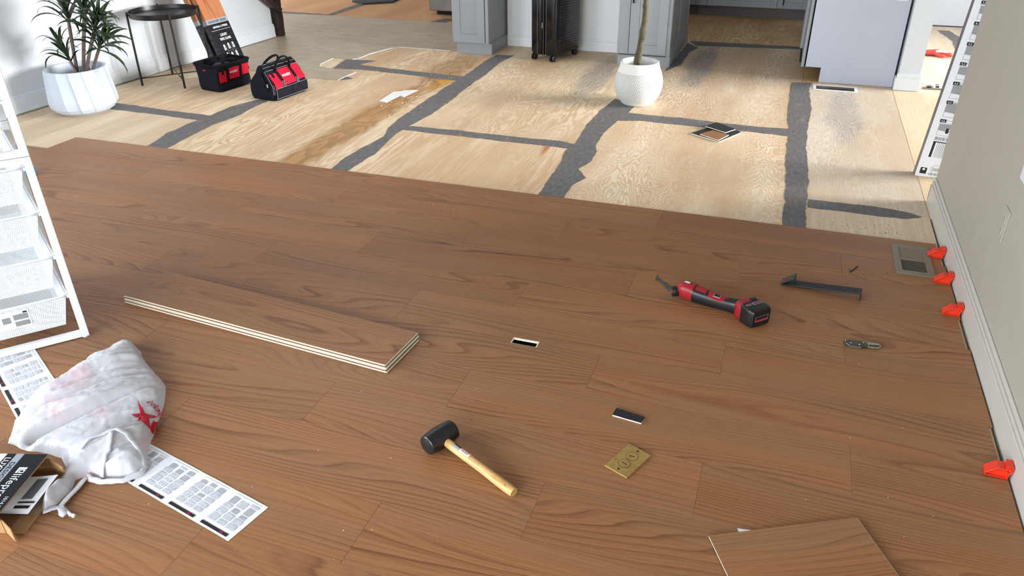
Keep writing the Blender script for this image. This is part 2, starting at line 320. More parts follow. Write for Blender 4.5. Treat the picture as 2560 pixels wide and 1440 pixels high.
# ------------------------------------------------------------------ mesh helpers
class MB:
    def __init__(self, mtx=None): self.v = []; self.f = []; self.m = []; self.mi = 0; self.X = mtx
    def add(self, vs, fs):
        b = len(self.v)
        for p in vs:
            p = Vector(p)
            self.v.append(tuple(self.X @ p) if self.X is not None else tuple(p))
        for f in fs: self.f.append(tuple(b+i for i in f)); self.m.append(self.mi)
        return self
    def box(self, x0, x1, y0, y1, z0, z1):
        return self.add([(x0,y0,z0),(x1,y0,z0),(x1,y1,z0),(x0,y1,z0),(x0,y0,z1),(x1,y0,z1),(x1,y1,z1),(x0,y1,z1)],
            [(3,2,1,0),(4,5,6,7),(0,1,5,4),(1,2,6,5),(2,3,7,6),(3,0,4,7)])
    def prism(self, poly, z0, z1):
        n = len(poly); a = sum(poly[i][0]*poly[(i+1)%n][1]-poly[(i+1)%n][0]*poly[i][1] for i in range(n))
        if a < 0: poly = poly[::-1]
        vs = [(x, y, z0) for x, y in poly] + [(x, y, z1) for x, y in poly]
        return self.add(vs, [tuple(range(n-1, -1, -1)), tuple(range(n, 2*n))] + [(i, (i+1) % n, n+(i+1) % n, n+i) for i in range(n)])
    def quad(self, *ps): return self.add(ps, [tuple(range(len(ps)))])
    def tube(self, path, r, n=8, cap=True, closed=False, flat=None):
        P = [Vector(p) for p in path]; N = len(P); rs = r if isinstance(r, (list, tuple)) else [r]*N
        prev = None; vs = []
        for i, p in enumerate(P):
            if closed: t = (P[(i+1) % N]-P[i-1]).normalized()
            else: t = (P[min(i+1, N-1)]-P[max(i-1, 0)]).normalized()
            if prev is None:
                u = t.orthogonal().normalized() if flat is None else (Vector(flat) - t*t.dot(Vector(flat))).normalized()
            else:
                u = prev - t*prev.dot(t); u = u.normalized() if u.length > 1e-6 else t.orthogonal().normalized()
            prev = u; q = t.cross(u)
            for k in range(n):
                a = 2*math.pi*k/n; ra = rs[i] if not isinstance(rs[i], tuple) else None
                ru, rq = (rs[i], rs[i]) if ra is not None else rs[i]
                vs.append(p + u*(ru*math.cos(a)) + q*(rq*math.sin(a)))
        fs = []
        for i in range(N if closed else N-1):
            for k in range(n):
                j = (i+1) % N
                fs.append((i*n+k, i*n+(k+1) % n, j*n+(k+1) % n, j*n+k))
        if cap and not closed: fs += [tuple(range(n-1, -1, -1)), tuple((N-1)*n+k for k in range(n))]
        return self.add(vs, fs)
    def strap(self, path, width, thick, side):
        """flat ribbon; side = list of sideways unit vectors or one"""
        P = [Vector(p) for p in path]; N = len(P); vs = []
        for i, p in enumerate(P):
            t = (P[min(i+1, N-1)]-P[max(i-1, 0)]).normalized()
            s = Vector(side[i] if isinstance(side, list) else side); s = (s - t*t.dot(s)).normalized(); q = t.cross(s)
            for a, b in ((-1, -1), (1, -1), (1, 1), (-1, 1)): vs.append(p + s*(a*width/2) + q*(b*thick/2))
        fs = []
        for i in range(N-1):
            for k in range(4): fs.append((i*4+k, i*4+(k+1) % 4, (i+1)*4+(k+1) % 4, (i+1)*4+k))
        fs += [(3, 2, 1, 0), tuple((N-1)*4+k for k in range(4))]
        return self.add(vs, fs)
    def lathe(self, prof, n=48, flute=None, twist=0.0):
        vs = []
        for (r, z) in prof:
            for k in range(n):
                a = 2*math.pi*k/n; rr = r if flute is None else flute(r, z, a)
                vs.append((rr*math.cos(a+twist*z), rr*math.sin(a+twist*z), z))
        fs = []
        for i in range(len(prof)-1):
            for k in range(n): fs.append((i*n+k, i*n+(k+1) % n, (i+1)*n+(k+1) % n, (i+1)*n+k))
        return self.add(vs, fs)
    def disc(self, c, r, n=24, ax=(0, 0, 1)):
        c = Vector(c); ax = Vector(ax).normalized(); u = ax.orthogonal().normalized(); q = ax.cross(u)
        return self.add([c + u*(r*math.cos(2*math.pi*k/n)) + q*(r*math.sin(2*math.pi*k/n)) for k in range(n)], [tuple(range(n))])
    def loft(self, rings, cap=True):
        n = len(rings[0]); vs = [p for r in rings for p in r]; fs = []
        for i in range(len(rings)-1):
            for k in range(n): fs.append((i*n+k, i*n+(k+1) % n, (i+1)*n+(k+1) % n, (i+1)*n+k))
        if cap: fs += [tuple(range(n-1, -1, -1)), tuple((len(rings)-1)*n+k for k in range(n))]
        return self.add(vs, fs)
    def mesh(self, name, mats, smooth=False):
        me = bpy.data.meshes.new(name); me.from_pydata(self.v, [], self.f)
        mats = mats if isinstance(mats, (list, tuple)) else [mats]
        for m in mats: me.materials.append(m)
        if len(mats) > 1:
            for p, i in zip(me.polygons, self.m): p.material_index = i
        if smooth: me.shade_smooth()
        me.update(); return me
    def build(self, name, mats, parent=None, smooth=False, bevel=0.0, seg=2, label=None, fix=True, autos=None):
        me = self.mesh(name, mats, smooth)
        if fix:
            bm = bmesh.new(); bm.from_mesh(me); bmesh.ops.recalc_face_normals(bm, faces=bm.faces); bm.to_mesh(me); bm.free()
        if autos is not None: me.shade_smooth(); me.set_sharp_from_angle(angle=math.radians(autos))
        o = bpy.data.objects.new(name, me); COL.objects.link(o)
        if parent is not None: o.parent = parent
        if bevel:
            b = o.modifiers.new('bevel', 'BEVEL'); b.width = bevel; b.segments = seg; b.limit_method = 'ANGLE'; b.angle_limit = math.radians(35)
        if label: o['label'] = label
        return o

def thing(name, label, cat, loc=(0, 0, 0), rz=0.0, group=None, rot=None):
    o = bpy.data.objects.new(name, None); COL.objects.link(o); o.empty_display_size = 0.05
    o.location = loc; o.rotation_euler = rot if rot else (0, 0, rz)
    return tag(o, label, cat, group)
def tag(o, label, cat, group=None):
    o['label'] = label; o['category'] = cat
    if group: o['group'] = group
    return o
def struct(o, label=None):
    o['kind'] = 'structure'
    if label: o['label'] = label
    return o
def link(name, me, parent, mtx=None):
    o = bpy.data.objects.new(name, me); COL.objects.link(o); o.parent = parent
    if mtx is not None: o.matrix_local = mtx
    return o
def copy_tree(o, parent=None):
    c = o.copy(); COL.objects.link(c); c.parent = parent
    for ch in list(o.children): copy_tree(ch, c)
    return c
def frame(o, x, up):
    x = Vector(x).normalized(); up = Vector(up); up = (up - x*x.dot(up)).normalized(); z = x.cross(up)
    return Matrix(((x.x, up.x, z.x, o[0]), (x.y, up.y, z.y, o[1]), (x.z, up.z, z.z, o[2]), (0, 0, 0, 1)))
def text(s, mat, parent, mtx, height, width=None, name='lettering', bold=0.0, space=1.0, align='LEFT', ext=0.0003):
    cu = bpy.data.curves.new('lettering', 'FONT'); cu.body = s; cu.size = 1.0; cu.extrude = 0.0; cu.offset = bold; cu.space_character = space; cu.align_x = align
    cu.resolution_u = 3
    o = bpy.data.objects.new('tmp', cu); COL.objects.link(o)
    dg = bpy.context.evaluated_depsgraph_get(); me = bpy.data.meshes.new_from_object(o.evaluated_get(dg))
    COL.objects.unlink(o); bpy.data.objects.remove(o); bpy.data.curves.remove(cu)
    xs = [v.co.x for v in me.vertices]; wd = (max(xs)-min(xs)) if xs else 1
    sy = height/0.70; sx = sy if width is None else width/wd
    x0 = min(xs) if align == 'LEFT' else 0.0
    for v in me.vertices: v.co = Vector(((v.co.x-x0)*sx, v.co.y*sy, ext))
    me.materials.clear(); me.materials.append(mat); me.name = name
    return link(name, me, parent, mtx)

def plate(mb, x0, x1, y0, y1, z0, z1, holes=()):
    """slab with rectangular through-holes"""
    xs = sorted({x0, x1, *[h[i] for h in holes for i in (0, 1)]}); ys = sorted({y0, y1, *[h[i] for h in holes for i in (2, 3)]})
    inh = lambda cx, cy: any(h[0] < cx < h[1] and h[2] < cy < h[3] for h in holes)
    ok = [[not inh((xs[i]+xs[i+1])/2, (ys[j]+ys[j+1])/2) for j in range(len(ys)-1)] for i in range(len(xs)-1)]
    g = lambda i, j: 0 <= i < len(xs)-1 and 0 <= j < len(ys)-1 and ok[i][j]
    for i in range(len(xs)-1):
        for j in range(len(ys)-1):
            if not ok[i][j]: continue
            a, b, c, d = xs[i], xs[i+1], ys[j], ys[j+1]
            mb.quad((a,c,z1),(b,c,z1),(b,d,z1),(a,d,z1)); mb.quad((a,d,z0),(b,d,z0),(b,c,z0),(a,c,z0))
            if not g(i-1, j): mb.quad((a,d,z0),(a,c,z0),(a,c,z1),(a,d,z1))
            if not g(i+1, j): mb.quad((b,c,z0),(b,d,z0),(b,d,z1),(b,c,z1))
            if not g(i, j-1): mb.quad((a,c,z0),(b,c,z0),(b,c,z1),(a,c,z1))
            if not g(i, j+1): mb.quad((b,d,z0),(a,d,z0),(a,d,z1),(b,d,z1))
    return mb

ZP = -0.006   # top of the bare plywood; the finished planks' top is z = 0
HOLE = (-1.219/1.545*1.0, 0, 0, 0)
HX0, HX1, HY0, HY1 = -0.787, -0.688, 2.187, 2.226        # slot for the floor outlet
DX0, DX1, DY0, DY1 = 0.235, 0.505, 6.10, 6.215           # floor duct near the end panel
VX0, VX1, VY0, VY1 = 0.59, 0.69, 3.215, 3.455            # duct under the register

# ------------------------------------------------------------------ floor
holes = ((HX0-0.02, HX1+0.02, HY0-0.03, HY1+0.03), (DX0, DX1, DY0, DY1), (VX0, VX1, VY0, VY1))
floor = struct(plate(MB(), -7.5, 5.0, -3.2, 10.2, -0.16, -0.0305, holes).build('floor', M['dark']))
pan = MB(); pan.box(-7.5, 5.0, -3.2, 10.2, -0.20, -0.165); pan.build('joist_deck', M['dark'], floor)
# plywood sheets (each one a part)
def sheet(x0, x1, y0, y1, mat, hs=()):
    g = 0.0012; cx, cy = (x0+x1)/2, (y0+y1)/2
    mb = plate(MB(), x0+g, x1-g, y0+g, y1-g, -0.0302, ZP, [h for h in hs])
    return mb.build('plywood_sheet', mat, floor)
P = M
sheet(-7.4, -4.80, 3.0, 6.59, P['ply_grain'])
sheet(-4.80, -3.58, -0.73, 1.71, P['ply_grain']); sheet(-4.80, -3.58, 1.71, 4.15, P['ply_grain']); sheet(-4.80, -3.58, 4.15, 6.59, P['ply_knot']); sheet(-4.80, -3.58, 6.59, 7.68, P['ply_grain'])
sheet(-3.58, -2.33, 0.76, 3.20, P['ply_mid']); sheet(-3.58, -2.33, 3.20, 5.64, P['ply_mid']); sheet(-3.58, -2.33, 5.64, 7.68, P['ply_mid'])
sheet(-2.33, -1.06, -0.53, 1.91, P['ply_knot']); sheet(-2.33, -1.06, 1.91, 4.35, P['ply_knot']); sheet(-2.33, -1.06, 4.35, 6.79, P['ply_island']); sheet(-2.33, -1.06, 6.79, 9.23, P['ply_island'])
sheet(-1.06, 0.14, 0.12, 2.56, P['ply_fir_fine'], [holes[0]]); sheet(-1.06, 0.14, 2.56, 5.00, P['ply_fir_fine']); sheet(-1.06, 0.14, 5.00, 7.44, P['ply_centre']); sheet(-1.06, 0.14, 7.44, 9.5, P['ply_dim'])
sheet(0.14, 0.765, -1.03, 1.41, P['ply_grain']); sheet(0.14, 0.765, 1.41, 3.85, P['ply_grain'], [holes[2]]); sheet(0.14, 0.765, 3.85, 6.29, P['ply_right'], [holes[1]]); sheet(0.14, 0.765, 6.29, 9.5, P['ply_dim'])
sheet(0.765, 1.985, 3.85, 6.29, P['ply_warm']); sheet(0.765, 1.985, 6.29, 8.87, P['ply_right']); sheet(1.985, 4.9, 3.85, 6.29, P['ply_warm']); sheet(1.985, 4.9, 6.29, 8.87, P['ply_warm'])
sheet(-7.4, -4.86, 6.59, 10.0, P['ply_orange']); sheet(-4.86, -3.6, 7.68, 10.0, P['ply_orange']); sheet(-3.6, -2.4, 7.68, 10.0, P['ply_orange'])

def jag(poly, step=0.02, amp=0.007, seed=0.0):
    out = []; n = len(poly)
    for i in range(n):
        a, b = Vector(poly[i]), Vector(poly[(i+1) % n]); L = (b-a).length; k = max(1, int(L/step))
        nr = Vector((b.y-a.y, a.x-b.x))/max(L, 1e-6)
        for j in range(k):
            p = a.lerp(b, j/k); e = noise.noise(Vector((p.x*34+seed, p.y*34, seed)))*amp + noise.noise(Vector((p.x*9, p.y*9+seed, 3.1)))*amp*1.4
            out.append(tuple(p + nr*e))
    return out
def flat_poly(name, poly, z0, z1, mat, parent, amp=0.006, step=0.022, label=None):
    pts = jag(poly, step, amp, rnd.random()*30) if amp else poly
    r = delaunay_2d_cdt([Vector(p) for p in pts], [], [list(range(len(pts)))], 1, 1e-6)
    V, F = r[0], r[2]; n = len(pts); mb = MB()
    mb.add([(v.x, v.y, z1) for v in V], [tuple(f) for f in F])
    mb.add([(x, y, z0) for x, y in pts] + [(x, y, z1) for x, y in pts], [(i, (i+1) % n, n+(i+1) % n, n+i) for i in range(n)])
    return mb.build(name, mat, parent, label=label)
FILL = [
 [(-3.63,3.50),(-3.63,3.56),(-3.69,3.79),(-3.69,3.99),(-3.67,4.21),(-3.67,4.41),(-3.60,4.61),(-3.56,4.68),(-3.49,4.6),(-3.51,4.49),(-3.48,4.27),(-3.50,4.12),(-3.52,3.98),(-3.50,3.73),(-3.48,3.50)],
 [(-4.60,4.24),(-4.34,4.23),(-4.03,4.20),(-3.76,4.20),(-3.60,4.18),(-3.55,4.01),(-3.62,4.07),(-3.81,4.09),(-4.12,4.10),(-4.60,4.11)],
 [(-2.33,3.50),(-2.36,3.68),(-2.35,3.90),(-2.32,4.14),(-2.37,4.30),(-2.39,4.47),(-2.41,4.80),(-2.41,5.12),(-2.42,5.47),(-2.41,5.77),(-2.43,6.23),(-2.42,6.45),(-2.26,6.48),(-2.29,6.19),(-2.26,5.78),(-2.26,5.40),(-2.23,4.96),(-2.23,4.66),(-2.27,4.34),(-2.27,4.20),(-2.22,3.83),(-2.23,3.68),(-2.24,3.50)],
 [(-3.61,5.92),(-3.33,5.95),(-3.40,5.79),(-3.19,5.75),(-2.80,5.71),(-2.51,5.68),(-2.34,5.69),(-2.32,5.54),(-2.52,5.54),(-2.71,5.58),(-3.09,5.62),(-3.31,5.64),(-3.55,5.59)],
 [(-2.30,4.39),(-2.04,4.40),(-1.77,4.40),(-1.50,4.39),(-1.24,4.40),(-1.10,4.36),(-1.15,4.28),(-1.34,4.29),(-1.59,4.29),(-1.87,4.30),(-2.03,4.30),(-2.28,4.31)],
 [(-1.11,3.50),(-1.12,3.71),(-1.13,4.00),(-1.16,4.24),(-1.14,4.40),(-1.16,4.68),(-1.16,5.09),(-1.12,5.41),(-0.95,5.29),(-0.97,5.02),(-0.99,4.91),(-1.02,4.63),(-1.01,4.40),(-0.97,4.21),(-0.97,4.11),(-1.01,3.97),(-0.93,3.85),(-0.98,3.72),(-0.97,3.50)],
 [(-0.915,6.30),(-0.89,7.42),(-0.77,7.23),(-0.82,7.02),(-0.82,6.56)],
 [(-1.01,5.11),(-0.77,5.09),(-0.56,5.09),(-0.35,5.06),(-0.10,5.05),(0.09,5.07),(0.08,4.91),(-0.21,4.93),(-0.49,4.93),(-0.64,4.94),(-0.85,4.95),(-1.01,4.90)],
 [(0.10,3.50),(0.10,3.85),(0.09,4.19),(0.08,4.59),(0.08,4.98),(0.06,5.42),(0.06,5.94),(0.06,6.24),(0.21,6.28),(0.19,6.09),(0.21,5.56),(0.19,5.01),(0.19,4.63),(0.20,4.49),(0.21,4.17),(0.20,3.78),(0.21,3.50)],
 [(0.21,3.91),(0.36,3.91),(0.55,3.91),(0.69,3.88),(0.73,3.85),(0.71,3.83),(0.65,3.80),(0.54,3.79),(0.40,3.80),(0.29,3.80),(0.21,3.80)],
 [(-0.88,7.50),(-0.43,7.52),(0.13,7.53),(0.13,7.43),(-0.42,7.36),(-0.80,7.31)],
 [(-5.54,7.77),(-4.89,7.75),(-4.93,9.4),(-4.76,9.3),(-4.81,7.70),(-5.44,7.64)],
 [(-3.66,7.63),(-3.58,7.76),(-3.52,7.92),(-3.40,7.85),(-3.46,7.65)],
 [(-3.30,5.28),(-3.22,5.36),(-3.38,5.45)],
 [(1.33,8.66),(1.44,8.66),(1.52,8.2),(1.50,7.7),(1.38,7.6),(1.40,8.2)],
]
for i, poly in enumerate(FILL):
    flat_poly('filler_patch', poly, ZP-0.001, ZP+0.0008+0.00007*i, M['filler'], floor)
flat_poly('glue_patch', [(-2.55,5.50),(-2.46,5.70),(-2.435,5.62),(-2.46,5.36)], ZP-0.001, ZP+0.0006, M['glue'], floor)
VIN = [(-4.80,5.34),(-4.12,5.33),(-3.62,5.27),(-3.31,5.28),(-3.30,5.56),(-3.41,5.61),(-3.55,5.59),(-3.69,5.63),(-3.73,5.71),(-3.74,5.94),(-3.61,5.92),(-3.52,5.96),(-3.51,6.17),(-3.42,6.46),(-3.33,6.50),(-2.82,6.49),(-2.80,7.0),(-3.29,7.62),(-3.43,7.67),(-4.81,7.70),(-5.44,7.66),(-4.78,6.60)]
flat_poly('old_vinyl_sheet', VIN, ZP-0.001, ZP+0.003, M['old_vinyl'], floor, 0.003)
def torn(path, wd, seed):
    mb = MB(); pts = []
    for i in range(len(path)-1):
        a, b = Vector(path[i]), Vector(path[i+1]); k = max(2, int((b-a).length/0.02))
        for j in range(k): pts.append(a.lerp(b, j/k))
    L, R = [], []
    for p in pts:
        e = wd*(0.6+0.9*abs(noise.noise(Vector((p.x*25, p.y*25, seed)))))
        L.append((p.x-e*0.6, p.y+e*0.3)); R.append((p.x+e*0.6, p.y-e*0.6))
    return flat_poly('torn_edge', L+R[::-1], ZP, ZP+0.0034, M['torn_white'], floor, 0)
torn([(-3.31,5.28),(-3.31,5.40),(-3.30,5.56)], 0.012, 1); torn([(-3.55,5.93),(-3.52,5.99),(-3.51,6.17),(-3.42,6.46)], 0.013, 2)
torn([(-3.69,5.63),(-3.73,5.71),(-3.735,5.94)], 0.013, 3); torn([(-3.42,6.475),(-3.33,6.49),(-2.85,6.48)], 0.007, 4)
flat_poly('torn_paper_patch', [(-2.727,4.86),(-2.732,5.103),(-2.66,5.17),(-2.579,5.197),(-2.597,4.998),(-2.645,5.028),(-2.656,4.829)], ZP, ZP+0.002, M['torn_white'], floor, 0.005)

# vinyl planks (parts of the floor): rows run along x
PW, PL, YTOP = 0.2202, 1.2144, 3.535
joint0 = (-0.459, -0.861, -1.264)
XR = 0.767
def wall_x(y): return -4.965 + (y-3.66)*0.0805
def plank_mesh(L, W, hs=()):
    e = 0.0006
    mb = plate(MB(), -L/2+0.0001, L/2-0.0001, -W/2+0.0001, W/2-0.0001, -0.0062, -0.00035, hs)
    plate(mb, -L/2+e, L/2-e, -W/2+e*0.6, W/2-e*0.6, -0.0004, 0.0, hs)
    return mb
std = plank_mesh(PL, PW).mesh('plank', M['vinyl'])
for row in range(17):
    y1 = YTOP - row*PW; y0 = y1-PW; yc = (y0+y1)/2
    xl = -4.18 if row == 0 else wall_x(yc)+0.02
    j = joint0[row % 3]; k = math.floor((xl-j)/PL); x = j + k*PL
    while x < XR:
        a, b = max(x, xl), min(x+PL, XR); x += PL
        if b-a < 0.03: continue
        cx = (a+b)/2
        hs = []
        for (h0, h1, g0, g1) in ((HX0, HX1, HY0, HY1), (VX0, VX1, VY0, VY1)):
            if h0 < b and h1 > a and g0 < y1 and g1 > y0:
                hs.append((max(h0-cx, a-cx-1), min(h1-cx, b-cx+1), max(g0-yc, -PW/2-0.1), min(g1-yc, PW/2+0.1)))
        if abs((b-a)-PL) < 1e-4 and not hs: me = std
        else:
            hs2 = [(max(h[0], -(b-a)/2-0.01), min(h[1], (b-a)/2+0.01), max(h[2], -PW/2-0.01), min(h[3], PW/2+0.01)) for h in hs]
            mb = MB(); L = b-a
            if hs2:
                h = hs2[0]; X0, X1, Y0, Y1 = -L/2+0.0004, L/2-0.0004, -PW/2+0.0003, PW/2-0.0003
                xs0, xs1 = max(h[0], X0), min(h[1], X1); ys0, ys1 = max(h[2], Y0), min(h[3], Y1)
                for (p, q, r_, s_) in ((X0, xs0, Y0, Y1), (xs1, X1, Y0, Y1), (xs0, xs1, Y0, ys0), (xs0, xs1, ys1, Y1)):
                    if q-p > 1e-4 and s_-r_ > 1e-4: mb.box(p, q, r_, s_, -0.0062, 0.0)
            else: mb = plank_mesh(L, PW)
            me = mb.mesh('plank', M['vinyl'])
        o = link('plank', me, floor); o.location = (cx, yc, 0)
# pale frayed rim of the slot
rim = MB()
for (a, b, c, d) in ((HX0, HX1, HY1-0.006, HY1), (HX0, HX0+0.003, HY0, HY1), (HX0, HX1, HY0, HY0+0.0016), (HX1-0.004, HX1, HY0, HY1)):
    n = max(2, int((b-a)/0.004)); m = max(2, int((d-c)/0.004))
    if (b-a) > (d-c):
        for i in range(n):
            e = 0.0022*abs(noise.noise(Vector((i*1.7, c*50, 0)))); rim.box(a+(b-a)*i/n, a+(b-a)*(i+1)/n, (c-e if c > 2.21 else c), d, -0.006, -0.0006+0.0006*rnd.random())
    else: rim.box(a, b, c, d, -0.006, -0.0004)
rim.build('slot_rim', M['ivory_core'], floor)

# ------------------------------------------------------------------ walls, trim, ceiling
H = 2.55
wl0, wl1 = Vector((-5.235, 0.3)), Vector((-4.735, 6.535))   # face line of the left wall's baseboard
wdir = (wl1-wl0).normalized(); wnr = Vector((wdir.y, -wdir.x))   # into the room (+x)
ang = math.atan2(wdir.y, wdir.x)
def wallL(mb, s0, s1, d0, d1, z0, z1):
    P = [wl0+wdir*s0+wnr*d0, wl0+wdir*s1+wnr*d0, wl0+wdir*s1+wnr*d1, wl0+wdir*s0+wnr*d1]
    return mb.prism([tuple(p) for p in P], z0, z1)
Ll = (wl1-wl0).length
wl_ = MB(); wallL(wl_, 0.3, Ll-0.01, -0.16, -0.014, -0.03, H); wallL(wl_, -3.6, -3.2, -0.16, -0.014, -0.03, H); wallL(wl_, -3.2, 0.3, -0.16, -0.014, -0.03, 0.55); wallL(wl_, -3.2, 0.3, -0.16, -0.014, 2.4, H)
struct(wl_.build('wall_left', M['wall_l']))
wf3 = MB()
for s_ in (-3.2, -2.05, -0.88, 0.24): wallL(wf3, s_, s_+0.06, -0.10, -0.03, 0.55, 2.4)
wallL(wf3, -3.2, 0.3, -0.10, -0.03, 0.55, 0.61); wallL(wf3, -3.2, 0.3, -0.10, -0.03, 2.34, 2.4)
struct(wf3.build('window_3', M['window']))
bbL = MB(); wallL(bbL, -3.6, Ll, -0.014, 0.0, 0.004, 0.095); wallL(bbL, -3.6, Ll, -0.014, -0.003, 0.095, 0.108); wallL(bbL, -3.6, Ll, -0.014, -0.007, 0.108, 0.122); wallL(bbL, -3.6, Ll, -0.014, 0.004, 0.004, 0.018)
struct(bbL.build('baseboard_left', M['trim'], bevel=0.002))
BX = 0.773
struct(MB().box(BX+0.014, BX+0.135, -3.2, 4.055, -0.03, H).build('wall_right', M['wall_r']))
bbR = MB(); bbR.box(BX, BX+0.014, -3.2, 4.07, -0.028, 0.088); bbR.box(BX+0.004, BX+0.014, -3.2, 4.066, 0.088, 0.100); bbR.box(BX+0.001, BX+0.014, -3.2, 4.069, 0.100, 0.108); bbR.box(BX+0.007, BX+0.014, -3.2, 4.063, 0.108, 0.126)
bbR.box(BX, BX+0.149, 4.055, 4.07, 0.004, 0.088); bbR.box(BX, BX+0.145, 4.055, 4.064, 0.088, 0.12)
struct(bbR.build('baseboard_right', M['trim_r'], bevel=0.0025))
# end wall beside the cabinets, seen as a white post
struct(MB().box(0.783, 0.925, 6.245, 8.87, -0.03, H).build('wall_post', M['wall_l']))
bbP = MB(); bbP.box(0.767, 0.938, 6.231, 6.246, -0.004, 0.085); bbP.box(0.774, 0.933, 6.235, 6.246, 0.085, 0.115); bbP.box(0.9255, 0.938, 6.2465, 8.87, -0.004, 0.085); bbP.box(0.769, 0.782, 6.2465, 6.315, -0.004, 0.085); bbP.box(0.9255, 0.933, 6.2465, 8.87, 0.085, 0.115)
struct(bbP.build('baseboard_post', M['trim'], bevel=0.0015, seg=1))
struct(MB().box(0.925, 5.0, 8.875, 9.0, 0.004, H).build('wall_far', M['wall_l']))
struct(MB().box(-7.5, 0.925, 9.55, 9.7, -0.03, H).build('wall_kitchen', M['wall_l']))
# right room outer wall with a big window opening
wr = MB(); wr.box(4.6, 4.72, -3.2, 4.4, -0.03, H); wr.box(4.6, 4.72, 8.0, 10.2, -0.03, H); wr.box(4.6, 4.72, 4.4, 8.0, -0.03, 0.15); wr.box(4.6, 4.72, 4.4, 8.0, 2.5, H)
struct(wr.build('wall_right_room', M['wall_l']))
wf = MB()
for y in (4.4, 5.58, 6.76, 7.94): wf.box(4.58, 4.66, y, y+0.06, 0.15, 2.5)
wf.box(4.58, 4.66, 4.4, 8.0, 0.15, 0.21); wf.box(4.58, 4.66, 4.4, 8.0, 2.44, 2.5)
struct(wf.build('window_1', M['window']))
struct(MB().box(BX+0.135, 4.72, 3.2, 3.3, -0.03, H).build('wall_side_room', M['wall_l']))
wb = MB(); wb.box(-7.5, -4.6, -3.3, -3.2, -0.03, H); wb.box(0.2, BX+0.135, -3.3, -3.2, -0.03, H); wb.box(-4.6, 0.2, -3.3, -3.2, -0.03, 0.6); wb.box(-4.6, 0.2, -3.3, -3.2, 2.45, H)
struct(wb.build('wall_behind', M['wall_l']))
wf2 = MB()
for x in (-4.6, -3.03, -1.46, 0.14): wf2.box(x, x+0.06, -3.26, -3.2, 0.6, 2.45)
wf2.box(-4.6, 0.2, -3.26, -3.2, 0.6, 0.66); wf2.box(-4.6, 0.2, -3.26, -3.2, 2.39, 2.45)
struct(wf2.build('window_2', M['window']))
struct(MB().box(-9.0, 5.0, -3.3, 10.3, H, H+0.1).build('ceiling', M['wall_l']))
struct(MB().box(-9.0, -8.9, -3.3, 10.3, -0.2, H).build('wall_left_room', M['wall_l']))
sl = MB(); sl.box(-8.9, -7.5, -3.3, 10.3, -0.2, -0.03); sl.build('floor_slab', M['ply_orange'], floor)

# wall outlet and switch plate on the right wall
o = thing('wall_outlet', 'white duplex wall outlet low on the right wall', 'outlet', (BX+0.014, 2.81, 0.42))
MB().box(-0.004, 0, -0.036, 0.036, -0.058, 0.058).build('cover_plate', M['wall_r'], o, bevel=0.002)
for dz in (-0.02, 0.02): MB().box(-0.006, 0, -0.017, 0.017, dz-0.014, dz+0.014).build('receptacle', M['wall_r'], o, bevel=0.003)
sl_ = MB()
for dz in (-0.02, 0.02):
    for dy in (-0.006, 0.006): sl_.box(-0.0064, -0.0055, dy-0.001, dy+0.001, dz-0.002, dz+0.007)
    sl_.box(-0.0064, -0.0055, -0.002, 0.002, dz-0.009, dz-0.005)
sl_.build('slot', M['mid_ink'], o)
o = thing('switch_plate', 'white switch plate at the right edge above the outlet', 'switch', (BX+0.014, 2.725, 0.655))
MB().box(-0.005, 0, -0.07, 0.07, -0.06, 0.06).build('cover_plate', M['trim'], o, bevel=0.003)
for dy in (-0.03, 0.03): MB().box(-0.009, -0.004, dy-0.016, dy+0.016, -0.033, 0.033).build('rocker', M['trim'], o, bevel=0.002)

# ------------------------------------------------------------------ floor outlet box, duct, register
o = thing('floor_box', 'black floor outlet box sunk in the slot in the brown planks', 'outlet box', (-0.7375, 2.2065, -0.0075))
bx = MB(); a, b, c, d = -0.055, 0.055, -0.027, 0.027
bx.box(a, b, c-0.003, c, -0.075, -0.001); bx.box(a, b, d, d+0.003, -0.075, -0.001); bx.box(a-0.003, a, c, d, -0.075, -0.001); bx.box(b, b+0.003, c, d, -0.075, -0.001); bx.box(a, b, c, d, -0.078, -0.075)
bx.build('box_wall', M['dark'], o)
for dx in (-0.024, 0.024): MB(Matrix.Translation((dx, 0, -0.03))).lathe([(0.0, -0.03), (0.018, -0.03), (0.018, 0.0), (0.0, 0.0)], 20).build('receptacle', M['black'], o)
MB().box(-0.05, 0.05, -0.024, 0.024, -0.034, -0.031).build('yoke', M['mid_ink'], o)

o = thing('floor_duct', 'open metal floor duct with splattered rim below the grey end panel', 'duct', (0.37, 6.1575, ZP))
du = MB(); a, b, c, d = -0.135, 0.135, -0.057, 0.057
du.box(a, b, c, c+0.003, -0.12, 0); du.box(a, b, d-0.003, d, -0.12, 0); du.box(a, a+0.003, c, d, -0.12, 0); du.box(b-0.003, b, c, d, -0.12, 0); du.box(a, b, c, d, -0.125, -0.12)
du.build('duct_wall', M['steel'], o)
du = MB()
for (x0, x1, y0, y1) in ((-0.155, 0.155, 0.055, 0.073), (-0.155, 0.155, -0.073, -0.055), (-0.155, -0.133, -0.06, 0.06), (0.133, 0.155, -0.06, 0.06)): du.box(x0, x1, y0, y1, 0, 0.002)
du.build('flange', M['torn_white'], o)

